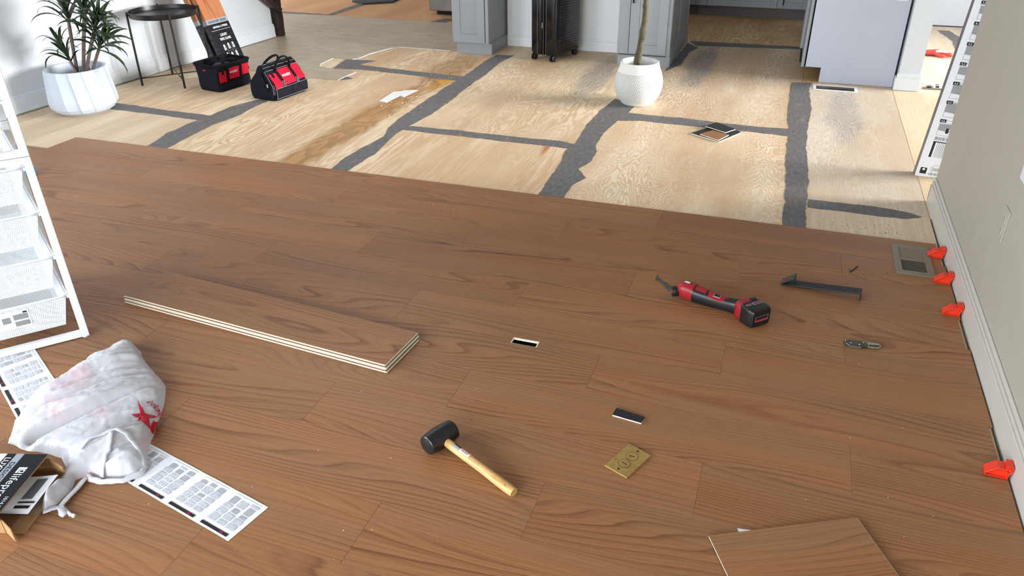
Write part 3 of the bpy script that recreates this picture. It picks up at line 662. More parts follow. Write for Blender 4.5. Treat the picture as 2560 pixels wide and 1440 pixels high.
o = thing('floor_register', 'taupe metal floor register between the two farthest orange spacers', 'vent', (0.641, 3.332, 0.0))
fr = MB(); A, B = 0.075, 0.145
plate(fr, -A, A, -B, B, 0.0, 0.005, [(-0.048, 0.048, -0.112, -0.008), (-0.048, 0.048, 0.006, 0.112)])
fr.build('frame', M['bronze'], o, bevel=0.003)
slm = MB(Matrix.Rotation(math.radians(-39), 4, 'X')).box(-0.048, 0.048, -0.0045, 0.0045, -0.0006, 0.0006).mesh('slat', M['bronze'])
slm2 = MB(Matrix.Rotation(math.radians(40), 4, 'X')).box(-0.048, 0.048, -0.0045, 0.0045, -0.0006, 0.0006).mesh('slat', M['bronze'])
for i in range(11): link('slat', slm, o, Matrix.Translation((0, -0.108+i*0.0098, 0.0005)))
for i in range(11): link('slat', slm2, o, Matrix.Translation((0, 0.010+i*0.0098, 0.0005)))
vt = MB(); vt.box(-0.05, 0.05, -0.12, -0.117, -0.1, 0); vt.box(-0.05, 0.05, 0.117, 0.12, -0.1, 0); vt.box(-0.05, -0.047, -0.12, 0.12, -0.1, 0); vt.box(0.047, 0.05, -0.12, 0.12, -0.1, 0); vt.box(-0.05, 0.05, -0.12, 0.12, -0.105, -0.1)
vt.build('duct_boot', M['dark'], o)

# ------------------------------------------------------------------ kitchen: island, back cabinets, end panel, appliances
def shaker(mb, x0, x1, y, z0, z1, t=0.02, rail=0.072, rec=0.008):
    """door in the xz plane, front at y (facing -y)"""
    mb.box(x0, x0+rail, y, y+t, z0, z1); mb.box(x1-rail, x1, y, y+t, z0, z1)
    mb.box(x0+rail, x1-rail, y, y+t, z0, z0+rail); mb.box(x0+rail, x1-rail, y, y+t, z1-rail, z1)
    mb.box(x0+rail, x1-rail, y+rec, y+t, z0+rail, z1-rail); return mb
o = thing('island_cabinet', 'grey shaker island cabinet left of the black suitcase', 'cabinet', (-2.80, 6.40, ZP))
MB().box(0.0, 0.335, 0.022, 1.1, 0.09, 0.87).build('body', M['cab'], o, bevel=0.001)
shaker(MB(), 0.0, 0.298, 0.0, 0.102, 0.68).build('door', M['cab'], o, bevel=0.0015)
MB().box(0.0, 0.298, 0, 0.02, 0.69, 0.865).build('drawer_front', M['cab'], o, bevel=0.0015)
MB().box(0.304, 0.332, 0.006, 0.022, 0.1, 0.87).build('face_frame', M['cab'], o, bevel=0.001)
MB().box(0.02, 0.347, 0.035, 1.08, 0.0, 0.09).build('base_trim', M['cab'], o, bevel=0.002)
mb = MB(); mb.box(0.335, 0.350, 0.038, 0.44, 0.0, 0.085); mb.box(0.335, 0.345, 0.038, 0.44, 0.085, 0.10)
mb.build('side_baseboard', M['cab'], o, bevel=0.002)
o = thing('island_back_panel', 'recessed white panel under the island overhang behind the suitcase', 'panel', (-2.465, 6.83, ZP))
MB().box(0.018, 1.125, 0.012, 0.03, 0.0, 0.87).build('panel', M['island_white'], o)
mb = MB(); mb.box(0.018, 1.125, 0.0, 0.012, 0.0, 0.085); mb.box(0.018, 1.125, 0.006, 0.012, 0.085, 0.10); mb.build('baseboard', M['island_white'], o, bevel=0.002)
o = thing('island_end_cabinet', 'grey shaker island cabinet behind the white dimpled planter', 'cabinet', (-1.335, 6.40, ZP))
MB().box(0.0, 0.415, 0.022, 1.1, 0.09, 0.87).build('body', M['cab'], o, bevel=0.001)
d = shaker(MB(), 0.095, 0.395, 0.0, 0.102, 0.865).build('door', M['cab'], o, bevel=0.0015)
hd = MB(); hd.tube([(0.118, 0, 0.50), (0.118, -0.03, 0.50), (0.118, -0.03, 0.66), (0.118, 0, 0.66)], 0.006, 8); hd.build('handle', M['black'], d, smooth=True)
mb = MB(); mb.box(0.0, 0.090, 0.004, 0.022, 0.1, 0.87); mb.build('filler_panel', M['cab'], o, bevel=0.001)
mb = MB()
for (y0, y1) in ((0.022, 0.075), (0.52, 0.60), (1.05, 1.1)): mb.box(0.415, 0.424, y0, y1, 0.09, 0.87)
for (y0, y1) in ((0.075, 0.52), (0.60, 1.05)): mb.box(0.415, 0.424, y0, y1, 0.09, 0.13); mb.box(0.415, 0.424, y0, y1, 0.80, 0.87)
mb.build('side_panel', M['cab'], o, bevel=0.0015)
mb = MB(); mb.box(0.0, 0.43, 0.03, 1.1, 0.0, 0.082); mb.box(0.40, 0.426, 0.026, 1.1, 0.082, 0.096); mb.build('base_trim', M['cab'], o, bevel=0.003)
o = thing('island_countertop', 'pale stone countertop over the island cabinets', 'countertop', (-1.86, 6.95, ZP+0.872))
MB().box(-0.98, 0.98, -0.60, 0.60, 0, 0.03).build('slab', M['wall_l'], o, bevel=0.004)

o = thing('back_cabinets', 'shaded taupe cabinets with dark toe kick along the kitchen back wall', 'cabinet', (-1.55, 8.78, ZP))
MB().box(0, 1.68, 0.03, 0.76, 0.108, 0.87).build('body', M['cab'], o)
MB().box(0, 1.68, 0.08, 0.7, 0.0, 0.108).build('toe_kick', M['toe'], o)
for i, (x0, x1) in enumerate(((0.0, 0.655), (0.66, 1.365), (1.37, 1.68))):
    d = shaker(MB(), x0, x1, 0.008, 0.112, 0.86, rail=0.06).build('door', M['cab'], o, bevel=0.0015)
hd = MB(); hd.tube([(1.425, 0.008, 0.15), (1.425, -0.02, 0.15), (1.425, -0.02, 0.26), (1.425, 0.008, 0.26)], 0.005, 8); hd.build('handle', M['black'], o, smooth=True)
o = thing('kitchen_side_run', 'pale grey cabinet run with end panel left of the white post', 'cabinet', (0.13, 6.316, ZP))
mb = MB(); mb.prism([(0.135-0.013, 0.0), (0.637, 0.0), (0.637, 0.87), (0.0, 0.87), (0.0, 0.108), (0.122, 0.108)], -0.018, 0.0)
mb.v = [(x, -z, y) for x, y, z in mb.v]; mb.build('end_panel', M['cab_panel'], o, bevel=0.001)
MB().box(0.012, 0.63, 0.03, 0.60, 0.108, 0.87).build('carcass', M['cab_panel'], o); MB().box(0.012, 0.63, 1.24, 2.4, 0.108, 0.87).build('carcass', M['cab_panel'], o)
MB().box(0.14, 0.63, 0.05, 0.60, 0.0, 0.108).build('toe_kick', M['dark'], o); MB().box(0.14, 0.63, 1.24, 2.4, 0.0, 0.108).build('toe_kick', M['dark'], o)
MB().box(-0.0, 0.010, 0.0, 0.03, 0.108, 0.87).build('face_frame', M['cab'], o)
MB().box(-0.022, -0.002, 0.004, 0.60, 0.104, 0.865).build('door', M['cab'], o, bevel=0.0015)
o2 = thing('dishwasher', 'grey dishwasher front edge in the kitchen run past the end panel', 'dishwasher', (0.13, 6.93, ZP))
MB().box(-0.045, 0.01, 0.01, 0.60, 0.11, 0.86).build('door', M['cab'], o2, bevel=0.004)
MB().box(-0.03, 0.5, 0.0, 0.61, 0.0, 0.105).build('kick_plate', M['dark'], o2)
h = MB(); h.tube([(-0.045, 0.06, 0.78), (-0.075, 0.06, 0.78), (-0.075, 0.54, 0.78), (-0.045, 0.54, 0.78)], 0.008, 8); h.build('handle', M['steel'], o2, smooth=True)
for ch in o2.children: pass
o = thing('end_panel_outlet', 'white outlet plate on the pale grey end panel at top', 'outlet', (0.71, 6.314, 0.655))
MB().box(-0.035, 0.035, -0.005, 0.0, -0.055, 0.055).build('cover_plate', M['trim'], o, bevel=0.002)
for dz in (-0.02, 0.02): MB().box(-0.016, 0.016, -0.007, 0, dz-0.014, dz+0.014).build('receptacle', M['trim'], o, bevel=0.002)
o = thing('refrigerator', 'stainless steel fridge corner behind the left island cabinet', 'refrigerator', (-3.79, 8.05, ZP))
MB().box(0.0, 0.9, 0.06, 0.8, 0.05, 1.75).build('body', M['steel'], o, bevel=0.01)
MB().box(0.0, 0.9, 0.0, 0.055, 0.045, 0.62).build('drawer', M['steel'], o, bevel=0.008)
for (x0, x1) in ((0, 0.447), (0.453, 0.9)): MB().box(x0, x1, 0.0, 0.055, 0.63, 1.75).build('door', M['steel'], o, bevel=0.008)
MB().box(0.07, 0.83, 0.05, 0.75, 0.0, 0.05).build('base_grille', M['dark'], o)
o = thing('wire_stool', 'thin black wire legged stool in the kitchen corner', 'stool', (-1.13, 8.55, ZP))
for (sx, sy) in ((-1, -1), (1, 1), (-1, 1)):
    MB().tube([(sx*0.16, sy*0.12, 0.64), (sx*0.16, sy*0.12, 0.006), (sx*0.05, sy*0.12, 0.64)], 0.005, 6).build('hairpin_leg', M['black'], o)
MB().lathe([(0.0, 0.64), (0.19, 0.64), (0.2, 0.65), (0.2, 0.665), (0.19, 0.675), (0, 0.675)], 32).build('seat', M['black'], o)
o = thing('dark_board', 'dark flat board lying on the far left plywood', 'board', (-4.87, 8.52, ZP+0.001))
MB().prism([(-0.16, 0.02), (0.05, -0.10), (0.34, 0.10), (0.30, 0.4), (0.0, 0.3)], 0, 0.02).build('board', M['foam'], o)
o = thing('black_slab', 'flat black slab far behind the old vinyl flooring', 'mat', (-4.05, 9.05, ZP+0.001))
MB().box(-0.25, 0.35, -0.12, 0.4, 0, 0.012).build('mat', M['black'], o, bevel=0.004)  # plain black slab for the dark area at the far floor edge

# ------------------------------------------------------------------ dark rustic table whose corner leg stands at the end of the left wall
o = thing('timber_post', 'dark rustic timber post with diagonal brace at the end of left wall', 'post', (-4.745, 6.605, ZP+0.003))
def rough_bar(p0, p1, w, d, seed, n=10):
    p0, p1 = Vector(p0), Vector(p1); t = (p1-p0).normalized(); u = Vector((0, 1, 0)); u = (u-t*t.dot(u)).normalized(); q = t.cross(u); rings = []
    for i in range(n+1):
        c = p0.lerp(p1, i/n); r = []
        for k, (a, b) in enumerate(((-1, -1), (0, -1.05), (1, -1), (1.05, 0), (1, 1), (0, 1.05), (-1, 1), (-1.05, 0))):
            e = 1+0.12*noise.noise(Vector((i*0.8, k*2.1, seed)))
            r.append(tuple(c+u*(a*w/2*e)+q*(b*d/2*e)))
        rings.append(r)
    return MB().loft(rings)
rough_bar((0.0, 0, 0.0), (0.0, 0, 2.5), 0.075, 0.09, 1.0, 30).build('post', M['dark_wood'], o, autos=40)
def brace(p0, p1, w, seed):
    m = MB(); p0, p1 = Vector(p0), Vector(p1); t = (p1-p0).normalized(); u = Vector((1, 0, 0)); q = t.cross(u); R_ = []
    for i in range(11):
        c = p0.lerp(p1, i/10)
        R_.append([tuple(c+u*(a*w/2)*(1+0.1*noise.noise(Vector((i*.9, k, seed))))+q*(b*w/2)*(1+0.1*noise.noise(Vector((i*.9, k, seed+4))))) for k, (a, b) in enumerate(((-1, -1), (0, -1.05), (1, -1), (1.05, 0), (1, 1), (0, 1.05), (-1, 1), (-1.05, 0)))])
    return m.loft(R_)
brace((0.045, 0.0, 0.235), (0.02, -0.75, 0.80), 0.05, 3.0).build('brace', M['dark_wood'], o, autos=40)

# ------------------------------------------------------------------ suitcase
o = thing('suitcase', 'black hard shell suitcase on spinner wheels against the white island panel', 'suitcase', (-1.845, 6.325, ZP), math.radians(-17.5))
def rrect(x0, x1, y0, y1, r, z, n=5):
    out = []
    for (cx, cy, a0) in ((x1-r, y1-r, 0), (x0+r, y1-r, 90), (x0+r, y0+r, 180), (x1-r, y0+r, 270)):
        for k in range(n+1):
            a = math.radians(a0+90*k/n); out.append((cx+r*math.cos(a), cy+r*math.sin(a), z))
    return out
def shell(x0, x1, y0, y1):
    zs = [(0.045, 0.02), (0.052, 0.008), (0.075, 0.0), (0.30, 0.0), (0.62, 0.0), (0.66, 0.008), (0.675, 0.025)]
    return [rrect(x0+i, x1-i, y0+i, y1-i, 0.03, z) for z, i in zs]
MB().loft(shell(-0.245, -0.128, -0.01, 0.39)).build('shell_half', M['black_gloss'], o, autos=40)
MB().loft(shell(-0.112, 0.005, -0.01, 0.39)).build('shell_half', M['black_gloss'], o, autos=40)
MB().loft([rrect(-0.13, -0.11, -0.004, 0.384, 0.009, z) for z in (0.05, 0.665)]).build('zip_band', M['black'], o)
mb = MB()
for i in range(26): z = 0.10+i*0.021; mb.box(0.0, 0.0085, 0.06, 0.33, z, z+0.008)
mb.build('rib', M['black_gloss'], o, bevel=0.002)
mb = MB(); mb.box(-0.174, -0.17, -0.0125, -0.009, 0.05, 0.66); mb.box(-0.085, -0.082, -0.0125, -0.009, 0.05, 0.66); mb.build('edge_trim', M['mid_ink'], o)
MB().box(-0.126, -0.116, -0.016, -0.004, 0.27, 0.315).build('zip_pull', M['silver'], o, bevel=0.002)
for (x, y) in ((-0.215, 0.02), (-0.03, 0.02), (-0.03, 0.36), (-0.215, 0.36)):
    wh = MB(); 
    for s in (-1, 1): wh.tube([(x+s*0.005, y-0.008, 0.026), (x+s*0.019, y-0.008, 0.026)], 0.026, 18)
    w_ = wh.build('wheel', M['black'], o, bevel=0.003)
    MB().box(x-0.012, x+0.012, y-0.012, y+0.016, 0.03, 0.06).build('fork', M['black'], w_, bevel=0.003)
mb = MB(); mb.tube([(-0.2, 0.19, 0.675), (-0.2, 0.19, 0.70), (-0.05, 0.19, 0.70), (-0.05, 0.19, 0.675)], 0.009, 8); mb.build('handle', M['black'], o, smooth=True)

# ------------------------------------------------------------------ white dimpled planter with a bare trunk
o = thing('dimpled_planter', 'round white dimpled planter with bare tree trunk before the island', 'planter', (-0.95, 5.345, ZP))
prof = [(0.0, 0.0), (0.095, 0.0), (0.108, 0.006), (0.128, 0.03), (0.148, 0.065), (0.162, 0.105), (0.168, 0.145), (0.163, 0.185), (0.151, 0.225), (0.138, 0.258), (0.132, 0.284), (0.131, 0.291), (0.126, 0.294), (0.120, 0.291), (0.118, 0.27), (0.128, 0.23), (0.135, 0.2)]
MB().lathe(prof, 64).build('pot', M['pot_dimple'], o, autos=50)
MB().disc((0, 0, 0.215), 0.131, 40).build('soil', M['torn_white'], o)
path = [(-0.018, 0, 0.17), (-0.015, 0.0, 0.30), (0.0, 0, 0.44), (0.014, 0.0, 0.56), (0.012, 0, 0.70), (0.03, 0.01, 0.9), (0.02, 0.02, 1.15), (0.04, 0.03, 1.4)]
pp = []; rr = []
for i in range(len(path)-1):
    for k in range(6):
        a = k/6; p = Vector(path[i]).lerp(Vector(path[i+1]), a); pp.append(p); rr.append(0.029-0.0035*(i+a)*0.8+0.003*noise.noise(Vector((i*3+a*5, 1.3, 0))))
pp.append(Vector(path[-1])); rr.append(0.012)
mb = MB(); mb.tube(pp, rr, 14); mb.v = [tuple(Vector(v)+Vector((noise.noise(Vector(v)*22), noise.noise(Vector(v)*22+Vector((5, 0, 0))), 0))*0.005) for v in mb.v]
mb.build('trunk', M['bark'], o, smooth=True)

# ------------------------------------------------------------------ fluted white planter with dracaena
o = thing('potted_dracaena', 'green dracaena in a fluted white pot by the left wall', 'plant', (-4.605, 4.045, ZP))
NF = 15
def flute(r, z, a):
    x = (a*NF/(2*math.pi)+1e-6) % 1.0; k = min(1.0, max(0.0, z-0.004)/0.03)
    facet = math.cos(math.pi/NF)/math.cos((x-0.5)*2*math.pi/NF)
    return r*((1-k) + k*(facet - 0.030*x))
prof = [(0.001, 0.0), (0.158, 0.0), (0.166, 0.004), (0.198, 0.024), (0.217, 0.050), (0.221, 0.075), (0.220, 0.10), (0.215, 0.15), (0.209, 0.20), (0.203, 0.25), (0.198, 0.29), (0.1965, 0.298)]
MB().lathe(prof, NF*8, flute, -0.55).build('pot', M['pot_white'], o, autos=14)
MB().lathe([(0.1935, 0.2978), (0.187, 0.2982), (0.176, 0.297), (0.174, 0.28), (0.172, 0.16), (0.0, 0.158)], 60).build('pot_lining', M['pot_white'], o, autos=40)
MB().disc((0, 0, 0.162), 0.171, 40).build('soil', M['soil'], o)
MB(Matrix.Rotation(0.5, 4, 'Z')).box(-0.035, 0.035, 0.165, 0.171, 0.225, 0.265).build('pot_label', M['green_label'], o)
def leaf_mesh(L, w, droop, name='leaf', mat=None):
    mb = MB(); n = 9; vs = []; 
    for i in range(n+1):
        s = i/n; ang_ = math.radians(62) - droop*s*s
        if i == 0: x, z = 0.0, 0.0
        else: x += L/n*math.cos(ang_); z += L/n*math.sin(ang_)
        ww = w*(0.55+0.9*s if s < 0.4 else (1-((s-0.4)/0.6)**1.7)*0.93+0.02)
        for q, dz in ((-1, 0.25*ww), (0, 0), (1, 0.25*ww)): vs.append((x, q*ww, z+dz))
    fs = []
    for i in range(n):
        for k in range(2): fs.append((i*3+k, i*3+k+1, (i+1)*3+k+1, (i+1)*3+k))
    mb.add(vs, fs); return mb.mesh(name, mat or M['leaf'], True)
leafs = [leaf_mesh(0.24, 0.0125, math.radians(95)), leaf_mesh(0.20, 0.0135, math.radians(66)), leaf_mesh(0.25, 0.012, math.radians(130)), leaf_mesh(0.16, 0.010, math.radians(45)), leaf_mesh(0.12, 0.008, math.radians(20), mat=M['leaf_y'])]
# (foot in the pot, crown, cane radius, number of leaves)
canes = [((-0.02, 0.01), (-0.02, -0.02, 0.395), 0.008, 26), ((0.0, 0.0), (0.105, -0.03, 0.66), 0.011, 28), ((0.02, 0.01), (0.245, -0.01, 0.70), 0.012, 30), ((0.03, 0.0), (0.335, -0.05, 0.60), 0.011, 34), ((0.055, 0.02), (0.29, 0.0, 0.475), 0.010, 34)]
for ci, ((fx, fy), top, r, nl) in enumerate(canes):
    a = Vector((fx, fy, 0.16)); b = Vector(top); mid = a.lerp(b, 0.55)+Vector((-0.012, 0.008, 0))
    if ci == 0: a = Vector((0.07, -0.03, 0.16)); mid = Vector((0.03, -0.03, 0.3))
    pts = [a.lerp(mid, i/5) for i in range(5)] + [mid.lerp(b, i/5) for i in range(6)]
    pts.append(b+(b-mid).normalized()*0.05)
    c = MB().tube(pts, [r]*9+[r*0.8, r*0.7, r*0.4], 10).build('cane', M['cane'], o, smooth=True)
    axis = (b-mid).normalized(); q0 = Vector((0, 0, 1)).rotation_difference(axis)
    for k in range(nl):
        s = k/nl; az = k*2.39996+ci
        me = leafs[4] if s > 0.9 else leafs[3] if s > 0.78 else leafs[rnd.choice((0, 1, 2))]
        base = b + axis*(-0.065+0.115*s)
        tilt = Matrix.Rotation(az, 4, 'Z') @ Matrix.Rotation(math.radians(26-70*s+rnd.uniform(-10, 10)), 4, 'Y')
        sc = rnd.uniform(0.8, 1.12)
        link('leaf', me, c, Matrix.Translation(base) @ q0.to_matrix().to_4x4() @ tilt @ Matrix.Scale(sc, 4))

# ------------------------------------------------------------------ round black side table
o = thing('tray_table', 'round black metal tray table beside the fluted plant pot', 'side table', (-4.525, 4.895, ZP), math.radians(5))
MB().lathe([(0.0, 0.499), (0.241, 0.499), (0.244, 0.502), (0.2475, 0.536), (0.2475, 0.539), (0.2455, 0.539), (0.243, 0.509), (0.0, 0.509)], 72).build('tray_top', M['table_black'], o, autos=40)
for k in range(4):
    a = math.radians(45+90*k); ca, sa = math.cos(a), math.sin(a)
    lg = MB(); lg.tube([(0.266*ca, 0.266*sa, 0.0), (0.256*ca, 0.256*sa, 0.545)], 0.0085, 10); lg.build('leg', M['table_black'], o, smooth=False, bevel=0.001)
    MB().tube([(0.242*ca, 0.242*sa, 0.519), (0.257*ca, 0.257*sa, 0.519)], 0.006, 8).build('bolt', M['table_black'], o)
for k in range(2):
    a = math.radians(45+90*k); ca, sa = math.cos(a), math.sin(a)
    MB().tube([(0.263*ca, 0.263*sa, 0.055+0.009*k), (-0.263*ca, -0.263*sa, 0.055+0.009*k)], 0.0045, 8).build('cross_brace', M['table_black'], o, smooth=True)

# ------------------------------------------------------------------ flooring cartons leaning on the left wall
def carton_left(loc, label, back):
    o = thing('flooring_carton', label, 'box', loc, rot=(0, math.radians(-19.6), math.radians(-4.6)), group='flooring cartons leaning on the left wall')
    T, Wd, Lh = 0.047, 0.235, 1.23
    band = [(0.0, 0.400, 'carton_black', 'carton_grey'), (0.400, 0.437, 'carton_silver', 'carton_silver'), (0.437, Lh, 'carton_wood', 'carton_wood')]
    MB().box(-T+0.0008, -0.0008, 0.0008, Wd-0.0008, 0.0, Lh-0.001).build('carton_body', M['cardboard'], o)
    for z0, z1, mf, ms in band:
        MB().box(-0.0012, 0.0, 0.0, Wd, z0, z1).build('front_print', M[mf], o)
        MB().box(-T, 0.0, -0.0012, 0.0, z0, z1).build('side_print', M[ms], o)
    F = lambda y, z: frame((0.0002, y, z), (0, 1, 0), (0, 0, 1))
    G = lambda x, z: frame((x, -0.0014, z), (1, 0, 0), (0, 0, 1))
    text('DESIGNER SERIES', M['carton_black'], o, F(0.018, 0.409), 0.019, 0.20, bold=0.012)
    text('SMYRNA CYPRESS', M['white_ink'], o, F(0.045, 0.366), 0.015, 0.16, bold=0.014)
    MB(F(0.012, 0.346)).box(0, 0.211, 0, 0.004, 0, 0.0004).build('rule', M['grey_ink'], o)
    text('LUXURY', M['white_ink'], o, F(0.085, 0.298), 0.020, 0.075, bold=0.014)
    text('VINYL PLANK', M['white_ink'], o, F(0.062, 0.266), 0.020, 0.125, bold=0.014)
    for (yy, zz) in ((0.075, 0.21), (0.125, 0.215), (0.175, 0.215), (0.075, 0.145), (0.125, 0.14), (0.175, 0.145)):
        m = F(yy, zz); mm = MB(m)
        for (a, b, c, d) in ((-0.010, 0.010, 0.0, 0.018), (-0.014, 0.014, -0.008, -0.004), (-0.012, 0.012, -0.015, -0.011), (-0.013, 0.013, -0.022, -0.018)):
            mm.box(a+0.002*rnd.random(), b-0.002*rnd.random(), c, d, 0, 0.0003)
        mm.box(-0.004, 0.004, 0.018, 0.024, 0, 0.0003); mm.build('icon_print', M['white_ink'], o)
    ln = MB()
    for y in (0.1, 0.15): ln.add(*(lambda q: (q.v, q.f))(MB(F(y, 0.12)).box(-0.0006, 0.0006, 0, 0.115, 0, 0.0003)))
    ln.add(*(lambda q: (q.v, q.f))(MB(F(0.1, 0.178)).box(0, 0.1, 0, 0.0012, 0, 0.0003))); ln.build('icon_rule', M['grey_ink'], o)
    sp = MB()
    for i in range(7):
        z = 0.36-0.05*i
        for (a, b, c, d) in ((-0.030, -0.018, 0, 0.018), (-0.032, -0.016, -0.008, -0.004), (-0.030, -0.02, -0.014, -0.011)):
            q = MB(G(0, z)).box(a, b, c, d, 0, 0.0003); sp.add(q.v, q.f)
    sp.build('side_icons', M['mid_ink'], o)
    sd = MB()
    for i in range(30):
        z = 0.50+0.016*i; q = MB(G(-0.013, z)).box(-0.002, 0.002, 0, 0.007, 0, 0.0003); sd.add(q.v, q.f)
        if i % 2: q = MB(G(-0.034, z)).box(-0.002, 0.003, 0, 0.012, 0, 0.0003); sd.add(q.v, q.f)
    sd.build('side_text', M['grey_ink'], o)
    return o
carton_left((-4.242, 5.165, ZP+0.001), 'upright flooring carton with black and silver printed face leaning nearest the tool bag', 0)
carton_left((-4.309, 5.150, ZP+0.001), 'second flooring carton sandwiched between the front carton and the left wall', 1)

# ------------------------------------------------------------------ tool bags
def bag_body(L, Wd, h, gable, ridge):
    """rings from the floor up; long axis x"""
    rings = []
    for i in range(11):
        s = i/10; z = h*s
        if gable: w = Wd/2*(1.0+0.06*math.sin(math.pi*min(1, s*2)) if s < 0.5 else 1.0-(s-0.5)*1.72)
        else: w = Wd/2*(1.0+0.10*s-0.10*math.sin(math.pi*s)); 
        l = L/2*(1.0+(0.02*math.sin(math.pi*s)) - (0.06*s if gable else -0.03*s))
        if s < 0.15: w *= 0.95+0.33*s; l *= 0.95+0.33*s
        r = min(0.035, w*0.6); pts = rrect(-l, l, -w, w, r, z, 4)
        pts = [(x+0.006*noise.noise(Vector((x*14, y*14, z*18+ridge))), y+0.007*noise.noise(Vector((x*16+4, y*12, z*16+ridge))), zz+(0.008*noise.noise(Vector((x*9, y*9, ridge))) if s == 1 else 0)) for x, y, zz in pts]
        rings.append(pts)
    return rings
def tool_bag(loc, rz, label, gable):
    o = thing('tool_bag', label, 'tool bag', loc, rz)
    L, Wd, h = (0.36, 0.235, 0.235) if gable else (0.36, 0.25, 0.205)
    R = bag_body(L, Wd, h, gable, 3.0 if gable else 8.0)
    MB().loft(R, cap=True).build('body', M['canvas'], o, autos=60) if gable else None
    if not gable:
        inner = [[(x*0.93, y*0.90, z) for x, y, z in R[i]] for i in (10, 7, 4, 1)]
        MB().loft(R + inner, cap=True).build('body', M['canvas'], o, autos=60)
        MB().tube([(x*1.0, y*1.0, z) for x, y, z in R[10]], 0.011, 8, closed=True).build('rim', M['canvas2'], o, smooth=True)
    side = lambda x, z, off=0.003: (x, -(yat(z)+off), z)
    def yat(z):
        s = z/h
        if gable: return Wd/2*(1.0+0.06*math.sin(math.pi*min(1, s*2)) if s < 0.5 else 1.0-(s-0.5)*1.72)
        return Wd/2*(1.0+0.10*s-0.10*math.sin(math.pi*s))
    def panel(name, x0, x1, z0, z1, mat, off, notch=None, n=6):
        mb = MB(); vs = []
        for i in range(n+1):
            z = z0+(z1-z0)*i/n
            for x in (x0, x1): vs.append(side(x, z, off))
        b = len(vs)
        for i in range(n+1):
            z = z0+(z1-z0)*i/n
            for x in (x0, x1): vs.append(side(x, z, off-0.006))
        fs = []
        for i in range(n):
            fs.append((i*2, i*2+1, i*2+3, i*2+2)); fs.append((i*2, i*2+2, b+i*2+2, b+i*2)); fs.append((i*2+1, b+i*2+1, b+i*2+3, i*2+3))
        fs += [(0, b, b+1, 1), (2*n, 2*n+1, b+2*n+1, b+2*n)]
        mb.add(vs, fs); return mb.build(name, mat, o)
    zt = h*0.86; zm = h*0.50
    panel('red_panel', -0.155, -0.085, zm-0.03, zt-0.02, M['red_fabric'], 0.008)
    panel('notch_flap', -0.132, -0.112, zt-0.045, zt-0.016, M['canvas2'], 0.0095)
    lp = panel('red_panel', -0.055, 0.055, zm-0.02, zt-0.005, M['red_fabric'], 0.008)
    panel('red_panel', 0.085, 0.155, zm-0.01, zt, M['red_fabric'], 0.008)
    for x in (-0.07, 0.07): panel('strap', x-0.013, x+0.013, h*0.30, h*0.98, M['canvas2'], 0.0105)
    panel('top_band', -0.165, 0.165, h*0.86, h*0.97, M['canvas2'], 0.004)
    panel('pocket', -0.163, 0.002, 0.012, zm-0.035, M['canvas'], 0.009); panel('pocket', 0.006, 0.163, 0.012, zm-0.025, M['canvas'], 0.009)
    st = MB()
    za, zb = zm-0.032, zm-0.024
    if gable:
        for (p, q) in (((-0.163, za), (0.163, za+0.004)), ((-0.163, 0.016), (0.163, 0.016)), ((-0.16, 0.016), (-0.16, za)), ((-0.165, h*0.87), (0.165, h*0.87)), ((-0.165, h*0.96), (0.165, h*0.96))):
            st.tube([side(p[0]+(q[0]-p[0])*i/6, p[1]+(q[1]-p[1])*i/6, 0.0105) for i in range(7)], 0.0011, 4)
        for x in (-0.07, 0.07):
            for (p, q) in (((x-0.011, zm-0.025), (x+0.011, zm+0.01)), ((x-0.011, zm+0.01), (x+0.011, zm-0.025)), ((x-0.011, zm-0.025), (x-0.011, zm+0.01)), ((x+0.011, zm-0.025), (x+0.011, zm+0.01)), ((x-0.011, zm+0.01), (x+0.011, zm+0.01)), ((x-0.011, zm-0.025), (x+0.011, zm-0.025))):
                st.tube([side(p[0], p[1], 0.0125), side(q[0], q[1], 0.0125)], 0.0008, 4)
        for dy in (0.0, 0.014):
            st.tube([(-L/2-0.002+0.05*s*0.4+dy, -(yat(max(0.02, z))-0.002), z) for s, z in ((0, 0.05), (0.3, 0.1), (0.6, 0.16), (1.0, 0.21))], 0.0010, 4)
        st.build('stitching', M['grey_ink'], o)
    # lettering sits on the middle red panel, following its slope
    z0 = (zm+zt)/2-0.012; p0, p1 = Vector(side(-0.04, z0, 0.0088)), Vector(side(-0.04, z0+0.03, 0.0088))
    text('HUSKY', M['white_ink'], o, frame(tuple(p0+Vector((0.012, 0, 0))), (1, 0, 0), tuple(p1-p0)), 0.019, 0.068, bold=0.02)
    arr = MB(frame(tuple(p0), (1, 0, 0), tuple(p1-p0))); arr.prism([(-0.006, 0.009), (0.002, 0.0), (0.008, 0.004), (0.004, 0.009), (0.008, 0.014), (0.002, 0.019)], 0.0003, 0.0006); arr.build('logo_mark', M['white_ink'], o)
    if gable:
        MB().tube([(x, 0, h+0.002) for x in (-0.165, -0.08, 0, 0.08, 0.165)], (0.006), 8).build('zip', M['black'], o, smooth=True)
        for sy, lean in ((-1, 0.05), (1, -0.075)):
            y0 = sy*0.052; pts = []
            for i in range(17):
                a = math.pi*i/16; pts.append((-0.074*math.cos(a), y0+sy*0.012+lean*math.sin(a)*0.9*(1 if sy > 0 else -0.3), h*0.84+0.085*math.sin(a)**0.8))
            MB().tube(pts, [(0.010, 0.006)]*17, 8, flat=(0, 1, 0)).build('handle', M['canvas2'], o, smooth=True)
        for sx in (-1, 1):
            MB().tube([(sx*(L/2+0.0), -0.02, 0.20), (sx*(L/2+0.012), -0.05, 0.15), (sx*(L/2+0.012), -0.075, 0.08)], [(0.012, 0.005)]*3, 8).build('zip_flap', M['canvas2'], o, smooth=True)
        MB().box(-L/2-0.016, -L/2-0.008, -0.085, -0.077, 0.10, 0.125).build('zip_pull', M['silver'], o)
    else:
